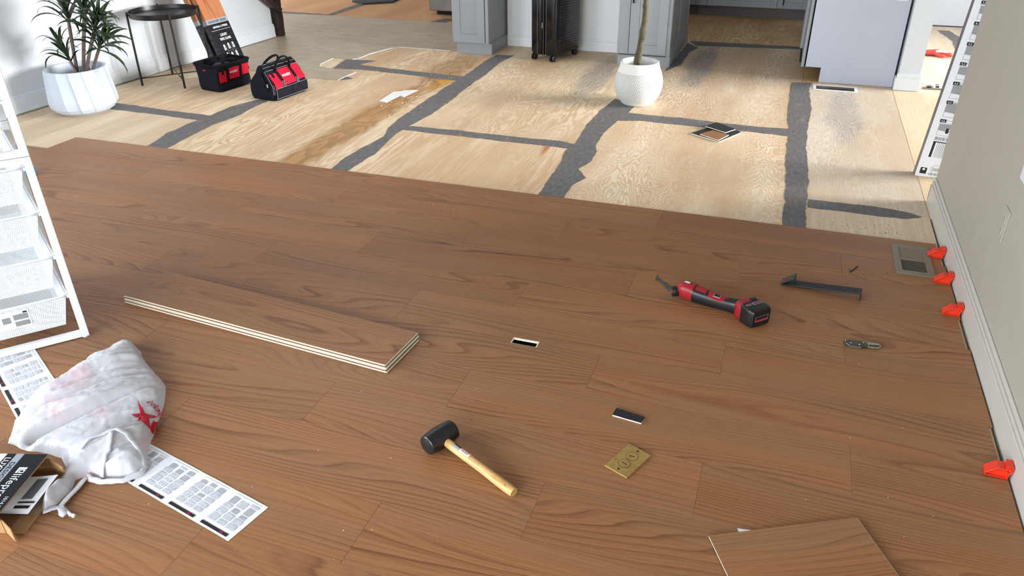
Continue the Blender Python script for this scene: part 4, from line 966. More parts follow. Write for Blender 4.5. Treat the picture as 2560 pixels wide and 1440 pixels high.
        for sy in (-1, 1):
            pts = [(-0.07, sy*(Wd/2+0.008), h*0.92)]
            for i in range(9):
                a = math.pi*i/8; pts.append((-0.07*math.cos(a), sy*(Wd/2-0.02-0.05*math.sin(a)), h+0.004+0.018*math.sin(a)))
            pts.append((0.07, sy*(Wd/2+0.008), h*0.92))
            MB().strap(pts, 0.026, 0.005, (0, 1, 0.3)).build('handle', M['canvas2'], o)
        MB().box(0.184, 0.190, -0.02, 0.0, 0.10, 0.125).build('side_tag', M['red_fabric'], o)
        MB().box(-0.196, -0.189, -0.02, 0.012, 0.165, 0.173).build('brand_tab', M['red_fabric'], o)
        mb = MB(); mb.tube([(-0.10, 0.02, 0.150), (-0.03, 0.03, 0.172), (0.05, 0.0, 0.168), (0.1, -0.01, 0.155)], 0.022, 8); mb.tube([(-0.09, -0.05, 0.15), (0.02, -0.04, 0.165), (0.09, 0.05, 0.16)], 0.018, 8)
        mb.build('lining_fold', M['foam'], o, smooth=True)
    return o
tb_ = tool_bag((-4.055, 4.87, ZP), math.radians(80), 'open topped black and red tool bag in front of the leaning cartons', False); tb_.scale = (0.91, 0.91, 0.94)
tool_bag((-3.525, 4.805, ZP), math.radians(81), 'closed black and red tool bag with two raised handles on the plywood', True)

# ------------------------------------------------------------------ white mesh drawer unit (left edge)
FOOT = Vector((-2.280, 1.738, 0)); E1 = Vector((math.cos(math.radians(229.5)), math.sin(math.radians(229.5)), 0)); E2 = Vector((math.cos(math.radians(146.5)), math.sin(math.radians(146.5)), 0))
def DU(a, b, z): return FOOT + E1*a + E2*b + Vector((0, 0, z))
o = thing('drawer_unit', 'white metal drawer tower with mesh basket drawers at the left edge', 'drawer unit', tuple(FOOT))
LOC = Matrix.Translation(-FOOT)
def dbox(mb, a0, a1, b0, b1, z0, z1):
    return mb.add([LOC @ DU(a, b, z) for z in (z0, z1) for (a, b) in ((a0, b0), (a1, b0), (a1, b1), (a0, b1))], [(3, 2, 1, 0), (4, 5, 6, 7), (0, 1, 5, 4), (1, 2, 6, 5), (2, 3, 7, 6), (3, 0, 4, 7)])
UW, UD, PT = 0.43, 0.52, 0.024
for t0, t1 in ((0.004, 0.697), (0.699, 1.39)):
    for (a, b) in ((0, 0), (UW-PT, 0), (0, UD-PT), (UW-PT, UD-PT)):
        dbox(MB(), a, a+PT, b, b+PT, t0, t1).build('post', M['white_metal'], o, bevel=0.0015)
    for zz in (t0, t1-0.022):
        for b in (0, UD-PT): dbox(MB(), PT, UW-PT, b+0.001, b+PT-0.001, zz, zz+0.022).build('rail', M['white_metal'], o, bevel=0.001)
for (a, b) in ((0.002, 0.002), (UW-PT, 0), (0, UD-PT)): MB(Matrix.Translation(LOC @ DU(a+0.011, b+0.011, 0))).lathe([(0.0, 0.0), (0.012, 0.0), (0.013, 0.004), (0.0, 0.0045)], 16).build('foot', M['white_metal'], o)
# perforated basket mesh, built once
pitch = 0.0052
def perf(mb, p00, p10, p01, p11):
    p00, p10, p01, p11 = map(Vector, (p00, p10, p01, p11))
    n = max(2, int((p10-p00).length/pitch)); m = max(2, int((p01-p00).length/pitch))
    def P_(u, v): return (p00*(1-u)+p10*u)*(1-v) + (p01*(1-u)+p11*u)*v
    base = len(mb.v); vs = [P_(i/n, j/m) for j in range(m+1) for i in range(n+1)]; fs = []
    g = 0.13
    for j in range(m):
        for i in range(n):
            k = len(vs); vs += [P_((i+0.5)/n, (j+g)/m), P_((i+1-g)/n, (j+0.5)/m), P_((i+0.5)/n, (j+1-g)/m), P_((i+g)/n, (j+0.5)/m)]
            a, b, c, d = j*(n+1)+i, j*(n+1)+i+1, (j+1)*(n+1)+i+1, (j+1)*(n+1)+i
            fs += [(a, b, k), (b, c, k+1), (c, d, k+2), (d, a, k+3), (a, k, k+3), (b, k+1, k), (c, k+2, k+1), (d, k+3, k+2)]
    mb.add(vs, fs)
BW, BD, BH = UW-2*PT-0.016, UD-PT-0.01, 0.125
def bl(a, b, z): return LOC @ DU(PT+0.008+a, 0.004+b, z)
tp, dp = 0.028, 0.022
T = [(0, 0), (BW, 0), (BW, BD), (0, BD)]; Bm = [(tp, dp), (BW-tp, dp), (BW-tp, BD-dp), (tp, BD-dp)]
pm = MB()
for i in range(4):
    j = (i+1) % 4; perf(pm, bl(*Bm[i], 0), bl(*Bm[j], 0), bl(*T[i], BH), bl(*T[j], BH))
perf(pm, bl(*Bm[0], 0), bl(*Bm[1], 0), bl(*Bm[3], 0), bl(*Bm[2], 0))
basket_mesh = pm.mesh('mesh_body', M['white_metal'])
rimm = MB()
rp = []
for (cx, cy, a0) in ((BW-0.02, 0.02, 270), (BW-0.02, BD-0.02, 0), (0.02, BD-0.02, 90), (0.02, 0.02, 180)):
    for k in range(5):
        a = math.radians(a0+90*k/4); rp.append(bl(cx+0.026*math.cos(a), cy+0.026*math.sin(a), BH))
rimm.tube(rp, 0.0042, 8, closed=True)
rim_mesh = rimm.mesh('basket_rim', M['white_metal'], True)
runm = MB()
for (a0, a1) in ((-0.009, -0.001), (BW+0.001, BW+0.009)):
    P0 = [bl(a0, 0.0, BH-0.012), bl(a1, 0.0, BH-0.012), bl(a1, BD, BH-0.012), bl(a0, BD, BH-0.012)]
    runm.add([*P0, *[p+Vector((0, 0, 0.010)) for p in P0]], [(3, 2, 1, 0), (4, 5, 6, 7), (0, 1, 5, 4), (1, 2, 6, 5), (2, 3, 7, 6), (3, 0, 4, 7)])
run_mesh = runm.mesh('runner', M['white_metal'])
lipm = MB()   # solid folded lip inside the rim on both sides
for a, s in ((0.0, 1), (BW, -1)):
    lipm.add([bl(a, 0.015, BH), bl(a, BD-0.015, BH), bl(a+s*0.022, BD-0.015, BH-0.022), bl(a+s*0.022, 0.015, BH-0.022)], [(0, 1, 2, 3)])
lip_mesh = lipm.mesh('side_lip', M['white_metal'])
for i, z in enumerate((0.183, 0.338, 0.503, 0.664, 0.885, 1.04, 1.20)):
    d = link('basket_drawer', basket_mesh, o, Matrix.Translation((0, 0, z-BH)))
    link('basket_rim', rim_mesh, d); link('side_lip', lip_mesh, d)
    link('runner', run_mesh, o, Matrix.Translation((0, 0, z-BH)))
    if i in (0, 2):
        def fp(a, t): return LOC @ (DU(PT+0.008+tp*(1-t)*0+a, 0.004+dp*(1-t)-0.0016, (z-BH)+BH*t))
        a0, a1 = (0.125, 0.36) if i == 0 else (0.175, 0.36)
        lab = MB().quad(fp(a1, 0.28), fp(a0, 0.28), fp(a0, 0.86), fp(a1, 0.86)).build('drawer_label', M['paper'], o)
        pr = MB(); dk = MB()
        def fq(a, t): 
            p = fp(a, t); n_ = -E2; return p + n_*0.0006
        for (u0, u1, v0, v1) in ((0.005, 0.05, 0.56, 0.74), (0.005, 0.05, 0.34, 0.50), (0.06, 0.085, 0.5, 0.7)):
            pr.quad(fq(a0+u1, v0), fq(a0+u0, v0), fq(a0+u0, v1), fq(a0+u1, v1))
        dk.quad(fq(a0+0.15, 0.52), fq(a0+0.10, 0.52), fq(a0+0.10, 0.62), fq(a0+0.15, 0.62)) if i == 0 else None
        dk.quad(fq(a0+0.018, 0.76), fq(a0+0.005, 0.76), fq(a0+0.005, 0.81), fq(a0+0.018, 0.81))
        pr.build('label_text', M['grey_ink'], lab); dk.build('label_mark', M['black_ink'], lab)
tag(MB(Matrix.Translation((-3.905, 2.945, 0.0))).lathe([(0.0, 0.0), (0.028, 0.0), (0.032, 0.003), (0.032, 0.036), (0.028, 0.04), (0.02, 0.04), (0.018, 0.01), (0.0, 0.01)], 32).build('tape_roll', M['blue'], autos=40), 'blue tape roll glimpsed behind the white drawer tower post', 'tape')

# ------------------------------------------------------------------ stack of loose planks
def loose_plank(mtx, L, W, label, group=None, black_up=False):
    o = bpy.data.objects.new('loose_plank', None); COL.objects.link(o); o.matrix_world = mtx; o.empty_display_size = 0.05
    tag(o, label, 'plank', group)
    mb = MB(); mb.box(0, L, 0, W, 0.0014, 0.0046); mb.box(0, L, -0.0035, 0.0, 0.0016, 0.0030); mb.box(L, L+0.0035, 0, W, 0.0016, 0.0030)
    mb.build('core', M['ivory_core'], o, bevel=0.0003)
    t = MB(Matrix.Translation((-L/2, -W/2, 0))).box(0, L, 0, W, 0.0046, 0.0062).build('wear_layer', M['vinyl_b'], o); t.location = (L/2, W/2, 0)
    MB().box(0.002, L-0.002, 0.002, W-0.002, 0.0, 0.0014).build('foam_pad', M['foam'], o)
    return o
c0 = Vector((-1.132, 1.888)); c1 = Vector((-2.346, 1.987)); ex = (c0-c1).normalized()   # near long edge, left to right
offs = [(0.010, -0.010), (0.004, -0.004), (0.006, -0.006), (0.0, 0.0)]
names = ['bottom plank of the four plank stack on the brown floor', 'second plank from the bottom of the loose plank stack', 'third plank up in the loose stack just under the top one', 'top plank of the loose stack showing its brown woodgrain face']
for i, (dx, dy) in enumerate(offs):
    ey = Vector((-ex.y, ex.x)); ori = c1 + ex*dx + ey*dy
    m = Matrix(((ex.x, ey.x, 0, ori.x), (ex.y, ey.y, 0, ori.y), (0, 0, 1, 0.0003+0.0064*i), (0, 0, 0, 1)))
    loose_plank(m, 1.2144, 0.2202, names[i], 'stack of four loose planks')
# cut plank at bottom right, lying over a white paper
tl = Vector((-0.001, 1.49)); e = Vector((0.887, 0.463)).normalized(); ey = Vector((-e.y, e.x)); ori = tl - ey*0.2202
m = Matrix(((e.x, ey.x, 0, ori.x), (e.y, ey.y, 0, ori.y), (0, 0, 1, 0.004), (0, 0, 0, 1)))
loose_plank(m, 0.406, 0.2202, 'short cut plank lying askew at the bottom right edge')
pm_ = MB(); pm_.prism([(0.066, 1.548), (0.100, 1.553), (0.17, 1.50), (0.12, 1.44)], 0.0003, 0.0008)
tag(pm_.build('paper_scrap', M['paper']), 'white paper corner peeking from under the short cut plank', 'paper')

# ------------------------------------------------------------------ flooring offcuts on the plywood
def offcut(poly, z, th, top, label, edge='ivory_core', tilt=0.0):
    o = thing('flooring_offcut', label, 'offcut', (poly[0][0], poly[0][1], z), group='flooring offcuts piled on the plywood')
    q = [(x-poly[0][0], y-poly[0][1]) for x, y in poly]
    MB().prism(q, 0.0, th-0.002).build('core', M[edge], o); MB().prism(q, th-0.002, th).build('face', M[top], o)
    if tilt: o.rotation_euler = (tilt, -tilt*0.5, 0)
    return o
offcut([(-0.495,4.775),(-0.313,4.665),(-0.199,4.890),(-0.367,4.990)], ZP+0.001, 0.0064, 'foam_black', 'largest flooring offcut lying dark side up under two smaller ones')
offcut([(-0.440,4.755),(-0.318,4.672),(-0.268,4.790),(-0.372,4.852)], ZP+0.0078, 0.0064, 'vinyl_b', 'brown woodgrain flooring offcut lying face up on the dark offcut')
offcut([(-0.425,4.905),(-0.29,4.815),(-0.238,4.89),(-0.365,4.99)], ZP+0.0148, 0.0064, 'foam_black', 'small dark flooring offcut on top of the pile of offcuts', tilt=0.02)
o = thing('flooring_strip', 'thin black backed strip cut from a plank above the brass plate', 'offcut', (-0.345, 1.896, 0.0005))
q = [(0, 0), (0.093, -0.011), (0.099, 0.017), (0.005, 0.036), (0.004, 0.030)]
MB().prism(q, 0, 0.0045).build('core', M['ivory_core'], o); MB().prism(jag(q, 0.006, 0.0012, 2.0), 0.0045, 0.0066).build('foam_pad', M['foam_black'], o)

# ------------------------------------------------------------------ brass floor outlet cover
bc = Vector((-0.256, 1.708)); bx_ = Vector((0.049, 0.117)).normalized()
o = bpy.data.objects.new('brass_cover_plate', None); COL.objects.link(o); o.empty_display_size = 0.05
o.matrix_world = Matrix(((bx_.x, -bx_.y, 0, bc.x), (bx_.y, bx_.x, 0, bc.y), (0, 0, 1, 0.0005), (0, 0, 0, 1)))
tag(o, 'worn brass floor outlet cover plate with two round screw caps', 'cover plate')
MB().box(-0.063, 0.063, -0.0395, 0.0395, 0, 0.005).build('plate', M['brass'], o, bevel=0.002)
for s in (-1, 1):
    MB(Matrix.Translation((s*0.0195, 0, 0.005))).lathe([(0.0185, 0.0), (0.0185, 0.0005), (0.0175, 0.0005), (0.0175, 0.0)], 40).build('cap_groove', M['brass_dark'], o)
    c = MB(Matrix.Translation((s*0.0195, 0, 0.005))).lathe([(0.0174, -0.001), (0.0174, 0.0008), (0.0, 0.0008)], 40).build('screw_cap', M['brass'], o)
    MB(Matrix.Translation((s*0.0195, 0, 0.0058)) @ Matrix.Rotation(0.25*s+1.75, 4, 'Z')).box(-0.0085, 0.0085, -0.0012, 0.0012, -0.0006, 0.0003).build('slot', M['dark'], c)
    MB(Matrix.Translation((s*0.049, 0, 0.005))).lathe([(0.0038, 0.0), (0.0034, 0.0006), (0.0, 0.0003)], 16).build('screw', M['brass_dark'], o)
MB(Matrix.Translation((-0.02, 0.03, 0.005))).lathe([(0.002, 0.0), (0.0, 0.0004)], 10).build('pit_mark', M['brass_dark'], o)

# ------------------------------------------------------------------ rubber mallet
hx = Vector((0.912, -0.41, 0)).normalized()
o = bpy.data.objects.new('rubber_mallet', None); COL.objects.link(o); o.empty_display_size = 0.05
o.matrix_world = Matrix(((hx.x, -hx.y, 0, -0.800), (hx.y, hx.x, 0, 1.5945), (0, 0, 1, 0.0), (0, 0, 0, 1)))
tag(o, 'black rubber mallet with pale wooden handle lying on the planks', 'mallet')
hz = 0.0345
hm = MB(Matrix.Translation((0, 0, hz)) @ Matrix.Rotation(math.radians(-90), 4, 'X'))
hm.lathe([(0.0, -0.053), (0.022, -0.053), (0.0235, -0.0522), (0.0275, -0.0522), (0.0300, -0.050), (0.0335, -0.022), (0.0345, -0.001), (0.0342, 0.0), (0.0345, 0.001), (0.0335, 0.022), (0.0305, 0.050), (0.028, 0.0525), (0.0, 0.0525)], 40)
hm.build('head', M['rubber'], o, autos=35)
rings = []
for i in range(15):
    s = i/14; x = 0.012 + 0.290*s; z = hz*(1-s)+0.0135*s + 0.0
    ru, rv = 0.0125+0.0025*s+0.001*math.sin(s*9), 0.0125+0.0012*s
    if i == 14: ru *= 0.9; rv *= 0.9
    rings.append([(x, ru*math.cos(2*math.pi*k/20), max(0.0005, z+rv*math.sin(2*math.pi*k/20))) for k in range(20)])
hw = NT('bamboo_tone_handle'); co = hw.objco()
n1 = hw.noise(hw.vmath('MULTIPLY', co, (14, 120, 120)), 1.0, 3.0); n2 = hw.noise(hw.vmath('MULTIPLY', co, (50, 120, 120)), 1.0, 4.0, 0.7)
cc = hw.mix(hw.range(n1, 0.3, 0.7), srgb(226, 186, 124), srgb(192, 146, 84)); cc = hw.mix(hw.range(n2, 0.62, 0.72, 0, 0.8), cc, srgb(92, 64, 36))
M['handle_wood'] = hw.base(cc, 0.38)
MB().loft(rings).build('handle', M['handle_wood'], o, autos=50)
def hsurf(x, dy, lift=0.0006):
    s = (x-0.012)/0.29; z = hz*(1-s)+0.0135*s; r = 0.0128+0.0025*s; return (x, dy, z+math.sqrt(max(0, r*r-dy*dy))*0.99+lift)
def sticker(name, x0, x1, y0, y1, mat, lift):
    mb = MB(); n, m_ = 6, 5
    vs = [hsurf(x0+(x1-x0)*i/n, y0+(y1-y0)*j/m_, lift) for j in range(m_+1) for i in range(n+1)]
    mb.add(vs, [(j*(n+1)+i, j*(n+1)+i+1, (j+1)*(n+1)+i+1, (j+1)*(n+1)+i) for j in range(m_) for i in range(n)])
    return mb.build(name, mat, o)
sk = sticker('sticker', 0.062, 0.128, -0.008, 0.006, M['white_ink'], 0.0012)
sticker('sticker_band', 0.062, 0.090, 0.0005, 0.006, M['black_ink'], 0.0016); sticker('sticker_band', 0.062, 0.090, -0.008, -0.001, M['grey_ink'], 0.0016)
for i, dy in enumerate((0.001, -0.0045)):
    p = Vector(hsurf(0.094, dy, 0.0018)); q = Vector(hsurf(0.124, dy, 0.0018)); u = Vector(hsurf(0.094, dy+0.003, 0.0018))
    text(('FULL FORCE', 'RUBBER MALLET')[i], M['red_ink'], o, frame(tuple(p), tuple(q-p), tuple(u-p)), 0.0036, 0.029, bold=0.02)

# ------------------------------------------------------------------ cordless oscillating multi tool
tx = Vector((0.955, -0.297, 0)).normalized()
o = bpy.data.objects.new('oscillating_tool', None); COL.objects.link(o); o.empty_display_size = 0.05
o.matrix_world = Matrix(((tx.x, -tx.y, 0, -0.245), (tx.y, tx.x, 0, 2.708), (0, 0, 1, 0.0), (0, 0, 0, 1)))
tag(o, 'red and black cordless oscillating tool with battery on the planks', 'power tool')
def sect(x, yc, zc, ry, rz_, e=2.6, n=28):
    out = []
    for k in range(n):
        a = 2*math.pi*k/n; c, s = math.cos(a), math.sin(a)
        out.append((x, yc+ry*math.copysign(abs(c)**(2/e), c), zc+rz_*math.copysign(abs(s)**(2/e), s)))
    return out
MB().loft([sect(x, y, z, a, b) for x, y, z, a, b in ((-0.028, 0, 0.036, 0.006, 0.012), (-0.024, 0, 0.037, 0.018, 0.020), (-0.012, 0, 0.038, 0.028, 0.028), (0.005, 0, 0.039, 0.033, 0.033), (0.028, 0, 0.038, 0.0335, 0.034), (0.048, 0, 0.036, 0.033, 0.034))]).build('gear_head', M['red_plastic'], o, autos=50)
MB().loft([sect(x, 0, z, a, b) for x, z, a, b in ((0.047, 0.035, 0.0335, 0.034), (0.08, 0.033, 0.031, 0.032), (0.12, 0.031, 0.027, 0.029), (0.16, 0.031, 0.023, 0.027), (0.195, 0.032, 0.022, 0.027), (0.218, 0.034, 0.025, 0.030), (0.236, 0.036, 0.031, 0.033))]).build('grip', M['black'], o, autos=50)
def patch(name, xs, half, lift, mat, z0=0.0):
    rows = []
    for x, zt, ry in xs:
        rows.append([(x, ry*t*half, zt*1.0 + lift - 0.011*abs(t*half)**2.4) for t in (-1, -0.5, 0, 0.5, 1)])
    mb = MB(); n = 5; vs = [p for r in rows for p in r]; b = len(vs); vs += [(x, y, z-0.012) for x, y, z in vs[:b]]
    fs = [(i*n+k, i*n+k+1, (i+1)*n+k+1, (i+1)*n+k) for i in range(len(rows)-1) for k in range(n-1)]
    per = [k for k in range(n)] + [i*n+n-1 for i in range(1, len(rows))] + [(len(rows)-1)*n+k for k in range(n-2, -1, -1)] + [i*n for i in range(len(rows)-2, 0, -1)]
    fs += [(per[i], per[(i+1) % len(per)], b+per[(i+1) % len(per)], b+per[i]) for i in range(len(per))]
    mb.add(vs, fs); return mb.build(name, mat, o, autos=35)
patch('slide_switch', [(0.054, 0.0685, 0.028), (0.075, 0.066, 0.028), (0.098, 0.063, 0.026)], 0.72, 0.0012, M['red_plastic'])
patch('top_panel', [(0.105, 0.062, 0.020), (0.112, 0.0615, 0.028), (0.15, 0.0585, 0.026), (0.172, 0.058, 0.022), (0.185, 0.058, 0.012)], 0.86, 0.0012, M['red_plastic'])
MB(Matrix.Translation((0.143, -0.012, 0.0605)) @ Matrix.Rotation(0.35, 4, 'X')).box(-0.014, 0.014, -0.008, 0.008, -0.002, 0.0015).build('badge', M['grey_ink'], o, bevel=0.001)
MB(Matrix.Translation((0.143, -0.012, 0.0618)) @ Matrix.Rotation(0.35, 4, 'X')).box(-0.012, 0.012, -0.006, 0.006, -0.001, 0.0008).build('badge_face', M['black_ink'], o)
pl = MB(); pl.prism([(-0.012, 0), (-0.006, 0.006), (0.010, 0.006), (0.013, 0), (0.010, -0.005), (-0.006, -0.006)], 0, 0.0006)
pl.v = [(x+0.012, y, z+0.0728) for x, y, z in pl.v]; pl.build('logo_print', M['white_ink'], o)
MB().loft([sect(x, y, z, a, b, 4.0) for x, y, z, a, b in ((0.228, 0, 0.036, 0.031, 0.031), (0.242, 0.0, 0.038, 0.043, 0.035), (0.256, 0.0, 0.0385, 0.046, 0.0375), (0.272, 0.0, 0.0385, 0.046, 0.0378))]).build('battery_dock', M['red_plastic'], o, autos=45)
bt = MB().loft([sect(x, y, z, a, b, 7.0) for x, y, z, a, b in ((0.270, 0.0, 0.0388, 0.0455, 0.0382), (0.276, 0.0, 0.0388, 0.049, 0.0388), (0.315, 0.0, 0.0388, 0.049, 0.0388), (0.330, 0.0, 0.0388, 0.046, 0.037), (0.336, 0.0, 0.0388, 0.041, 0.033))]).build('battery', M['black'], o, autos=40)
F = lambda y, z, x=0.3366: frame((x, y, z), (0, 1, 0), (0, 0, 1))
lb = MB(F(0, 0.028)).box(-0.030, 0.030, 0.0, 0.022, 0, 0.0008).build('battery_label', M['black_ink'], bt)
lr = MB(F(0, 0.028))
for (a, b, c, d) in ((-0.030, 0.030, 0, 0.001), (-0.030, -0.029, 0, 0.022), (0.029, 0.03, 0, 0.022), (-0.03, 0.03, 0.021, 0.022)): lr.box(a, b, c, d, 0.0008, 0.0012)
lr.build('label_border', M['grey_ink'], bt)
MB(F(0, 0.028)).box(-0.028, 0.028, 0.0015, 0.0075, 0.0008, 0.0012).build('label_stripe', M['red_ink'], bt)
tt = MB(); tt.box(0.285, 0.295, -0.036, -0.016, 0.0772, 0.0780); tt.box(0.283, 0.298, -0.008, 0.036, 0.0772, 0.0778); tt.build('rating_print', M['grey_ink'], bt)
tt = MB(); tt.box(0.287, 0.293, -0.034, -0.018, 0.0780, 0.0783); tt.box(0.286, 0.2955, -0.004, 0.034, 0.0778, 0.0783); tt.build('rating_text', M['maroon_ink'], bt)
MB(Matrix.Translation((0.262, 0.02, 0.075))).box(-0.008, 0.008, -0.012, 0.012, 0, 0.004).build('latch', M['black'], o, bevel=0.001)
RB = Matrix.Translation((0.262, 0, 0)) @ Matrix.Rotation(math.radians(-27), 4, 'Z') @ Matrix.Translation((-0.262, 0, 0))
for ch in o.children:
    if ch.name.split('.')[0] in ('battery', 'latch'): ch.matrix_local = RB
    if ch.name.startswith('battery_dock'): ch.matrix_local = Matrix.Translation((0.25, 0, 0)) @ Matrix.Rotation(math.radians(-20), 4, 'Z') @ Matrix.Translation((-0.25, 0, 0))
# clamp hub and blade on the side of the head that faces the camera
hub = MB(frame((-0.022, -0.020, 0.030), (0.75, -0.66, 0), (0, 0, 1)) @ Matrix.Identity(4))
hb = MB(); hb.tube([(-0.010, -0.006, 0.030), (-0.034, -0.030, 0.030)], 0.021, 20); hb.build('arbor', M['black'], o, bevel=0.003)
MB().tube([(-0.033, -0.029, 0.030), (-0.037, -0.033, 0.030)], 0.010, 8).build('arbor_bolt', M['steel'], o)
bn = Vector((-0.28, -0.96, 0)).normalized(); bu = Vector((-0.93, 0.27, 0.22)).normalized()
bm_ = MB(frame((-0.031, -0.026, 0.030), tuple(bu), tuple(bu.cross(bn))))
bm_.prism([(0.0, -0.013), (0.042, -0.013), (0.050, -0.008), (0.088, -0.009), (0.094, -0.016), (0.0965, -0.016), (0.0965, 0.016), (0.094, 0.016), (0.088, 0.009), (0.050, 0.008), (0.042, 0.013), (0.0, 0.013)], -0.0012, 0.0012)
bm_.build('blade', M['knife_grey'], o)

# ------------------------------------------------------------------ pull bar
px = Vector((0.985, -0.118, 0)).normalized()
o = bpy.data.objects.new('pull_bar', None); COL.objects.link(o); o.empty_display_size = 0.05
o.matrix_world = Matrix(((px.x, -px.y, 0, 0.120), (px.y, px.x, 0, 2.955), (0, 0, 1, 0.0), (0, 0, 0, 1)))
tag(o, 'black steel flooring pull bar left of the floor register', 'pull bar')
w2 = 0.024
mb = MB()
def strip(mb, pts, th):
    P_ = [Vector((x, 0, z)) for x, z in pts]
    for i in range(len(P_)-1):
        t = (P_[i+1]-P_[i]).normalized(); n_ = Vector((-t.z, 0, t.x))*th/2
        a, b = P_[i]-t*0.001, P_[i+1]+t*0.001; vs = []
        for y in (-w2, w2): vs += [tuple(q+Vector((0, y, 0))) for q in (a-n_, b-n_, b+n_, a+n_)]
        mb.add(vs, [(0, 1, 2, 3), (7, 6, 5, 4), (0, 4, 5, 1), (1, 5, 6, 2), (2, 6, 7, 3), (3, 7, 4, 0)])
strip(mb, [(0.0, 0.003), (0.298, 0.030), (0.300, 0.002)], 0.004); mb.build('bar', M['black'], o, bevel=0.0008)
mb = MB(); strip(mb, [(0.001, 0.006), (0.048, 0.040), (0.050, 0.008)], 0.004); mb.build('hook', M['black'], o, bevel=0.0008)
MB(Matrix.Translation((0.278, 0.0, 0.0302)) @ Matrix.Rotation(math.radians(-5.2), 4, 'Y')).lathe([(0.0045, 0.0004), (0.0, 0.0004)], 16).build('hang_hole', M['dark'], o)

# ------------------------------------------------------------------ folding knife
kx = Vector((0.99, 0.14, 0)).normalized()
o = bpy.data.objects.new('folding_knife', None); COL.objects.link(o); o.empty_display_size = 0.05
o.matrix_world = Matrix(((kx.x, -kx.y, 0, 0.348), (kx.y, kx.x, 0, 2.540), (0, 0, 1, 0.0), (0, 0, 0, 1)))
tag(o, 'grey folding utility knife on planks near the right wall', 'knife')
MB().prism([(0.0, 0.020), (0.006, 0.028), (0.070, 0.026), (0.082, 0.014), (0.080, -0.004), (0.05, -0.008), (0.018, -0.008), (0.006, 0.004)], 0.0005, 0.0125).build('handle', M['knife_grey'], o, bevel=0.002)
MB().prism([(0.069, 0.025), (0.122, 0.024), (0.124, 0.008), (0.120, -0.002), (0.074, -0.004)], 0.0025, 0.0110).build('blade_holder', M['silver'], o, bevel=0.001)
MB().prism([(0.084, 0.006), (0.120, 0.008), (0.118, 0.0), (0.084, -0.003)], 0.0108, 0.0122).build('blade_clip', M['black'], o)
for (x, y) in ((0.008, 0.022), (0.024, 0.008), (0.052, 0.002), (0.068, 0.018)): MB(Matrix.Translation((x, y, 0.0125))).lathe([(0.0026, 0.0), (0.0022, 0.0008), (0.0, 0.0009)], 12).build('rivet', M['silver'], o)
MB().box(0.02, 0.056, -0.0102, -0.007, 0.004, 0.009).build('lock_bar', M['silver'], o)

# ------------------------------------------------------------------ orange spacers
def spacer_mesh():
    prof = [(-0.066, 0.001), (-0.066, 0.010), (-0.038, 0.036), (-0.018, 0.034), (-0.018, 0.046), (-0.002, 0.046), (-0.002, 0.026), (-0.008, 0.018), (-0.008, 0.001)]
    W_ = 0.036; mb = MB(); cx = sum(p[0] for p in prof)/len(prof); cz = sum(p[1] for p in prof)/len(prof)
    n = len(prof); inn = []
    for i in range(n):
        a, p, b = Vector(prof[i-1]), Vector(prof[i]), Vector(prof[(i+1) % n]); d1 = (p-a).normalized(); d2 = (b-p).normalized()
        n1 = Vector((d1.y, -d1.x)); n2 = Vector((d2.y, -d2.x)); q = (n1+n2); q = q/max(0.5, q.dot(n1))
        inn.append(tuple(p+q*0.0026))
    for s, y0, y1 in ((1, 0.0, W_),):
        outer0 = [(x, y0, z) for x, z in prof]; outer1 = [(x, y1, z) for x, z in prof]; in0 = [(x, y0, z) for x, z in inn]; ind = [(x, y0+0.010, z) for x, z in inn]
        in1 = [(x, y1, z) for x, z in inn]; in1d = [(x, y1-0.010, z) for x, z in inn]
        b = [outer0, outer1, in0, ind, in1, in1d]; V_ = [p for r in b for p in r]; f = []
        for i in range(n):
            j = (i+1) % n
            f += [(i, j, n+j, n+i), (2*n+i, 2*n+j, j, i), (3*n+i, 3*n+j, 2*n+j, 2*n+i), (n+i, n+j, 4*n+j, 4*n+i), (4*n+i, 4*n+j, 5*n+j, 5*n+i)]
        f += [tuple(range(3*n, 4*n)), tuple(range(5*n+n-1, 5*n-1, -1))]
        mb.add(V_, f)
    return mb
sp_me = None
labels = ['orange spacer at the far corner of the floor register', 'orange spacer at the near corner of the floor register', 'orange spacer between the register and the knife along the right baseboard', 'nearest orange spacer alone against the right baseboard']
for (y, l, rz) in zip((3.385, 3.145, 2.885, 1.970), labels, (0.0, 0.0, 0.0, -0.06)):
    o = thing('wall_spacer', l, 'spacer', (BX-0.001, y, 0.0), rz, 'orange spacers along the right baseboard')
    if sp_me is None:
        b0 = spacer_mesh().build('wedge', M['orange'], o, bevel=0.0007); sp_me = b0.data
        bs_me = MB().tube([(-0.014, 0.004, 0.022), (-0.014, 0.0115, 0.022)], 0.0028, 10).mesh('boss', M['orange'])
    else:
        b0 = link('wedge', sp_me, o); md = b0.modifiers.new('bevel', 'BEVEL'); md.width = 0.0007; md.limit_method = 'ANGLE'
    for dx, dz in ((0, 0), (-0.04, -0.012), (-0.022, 0.007)): link('boss', bs_me, o, Matrix.Translation((dx, 0, dz)))

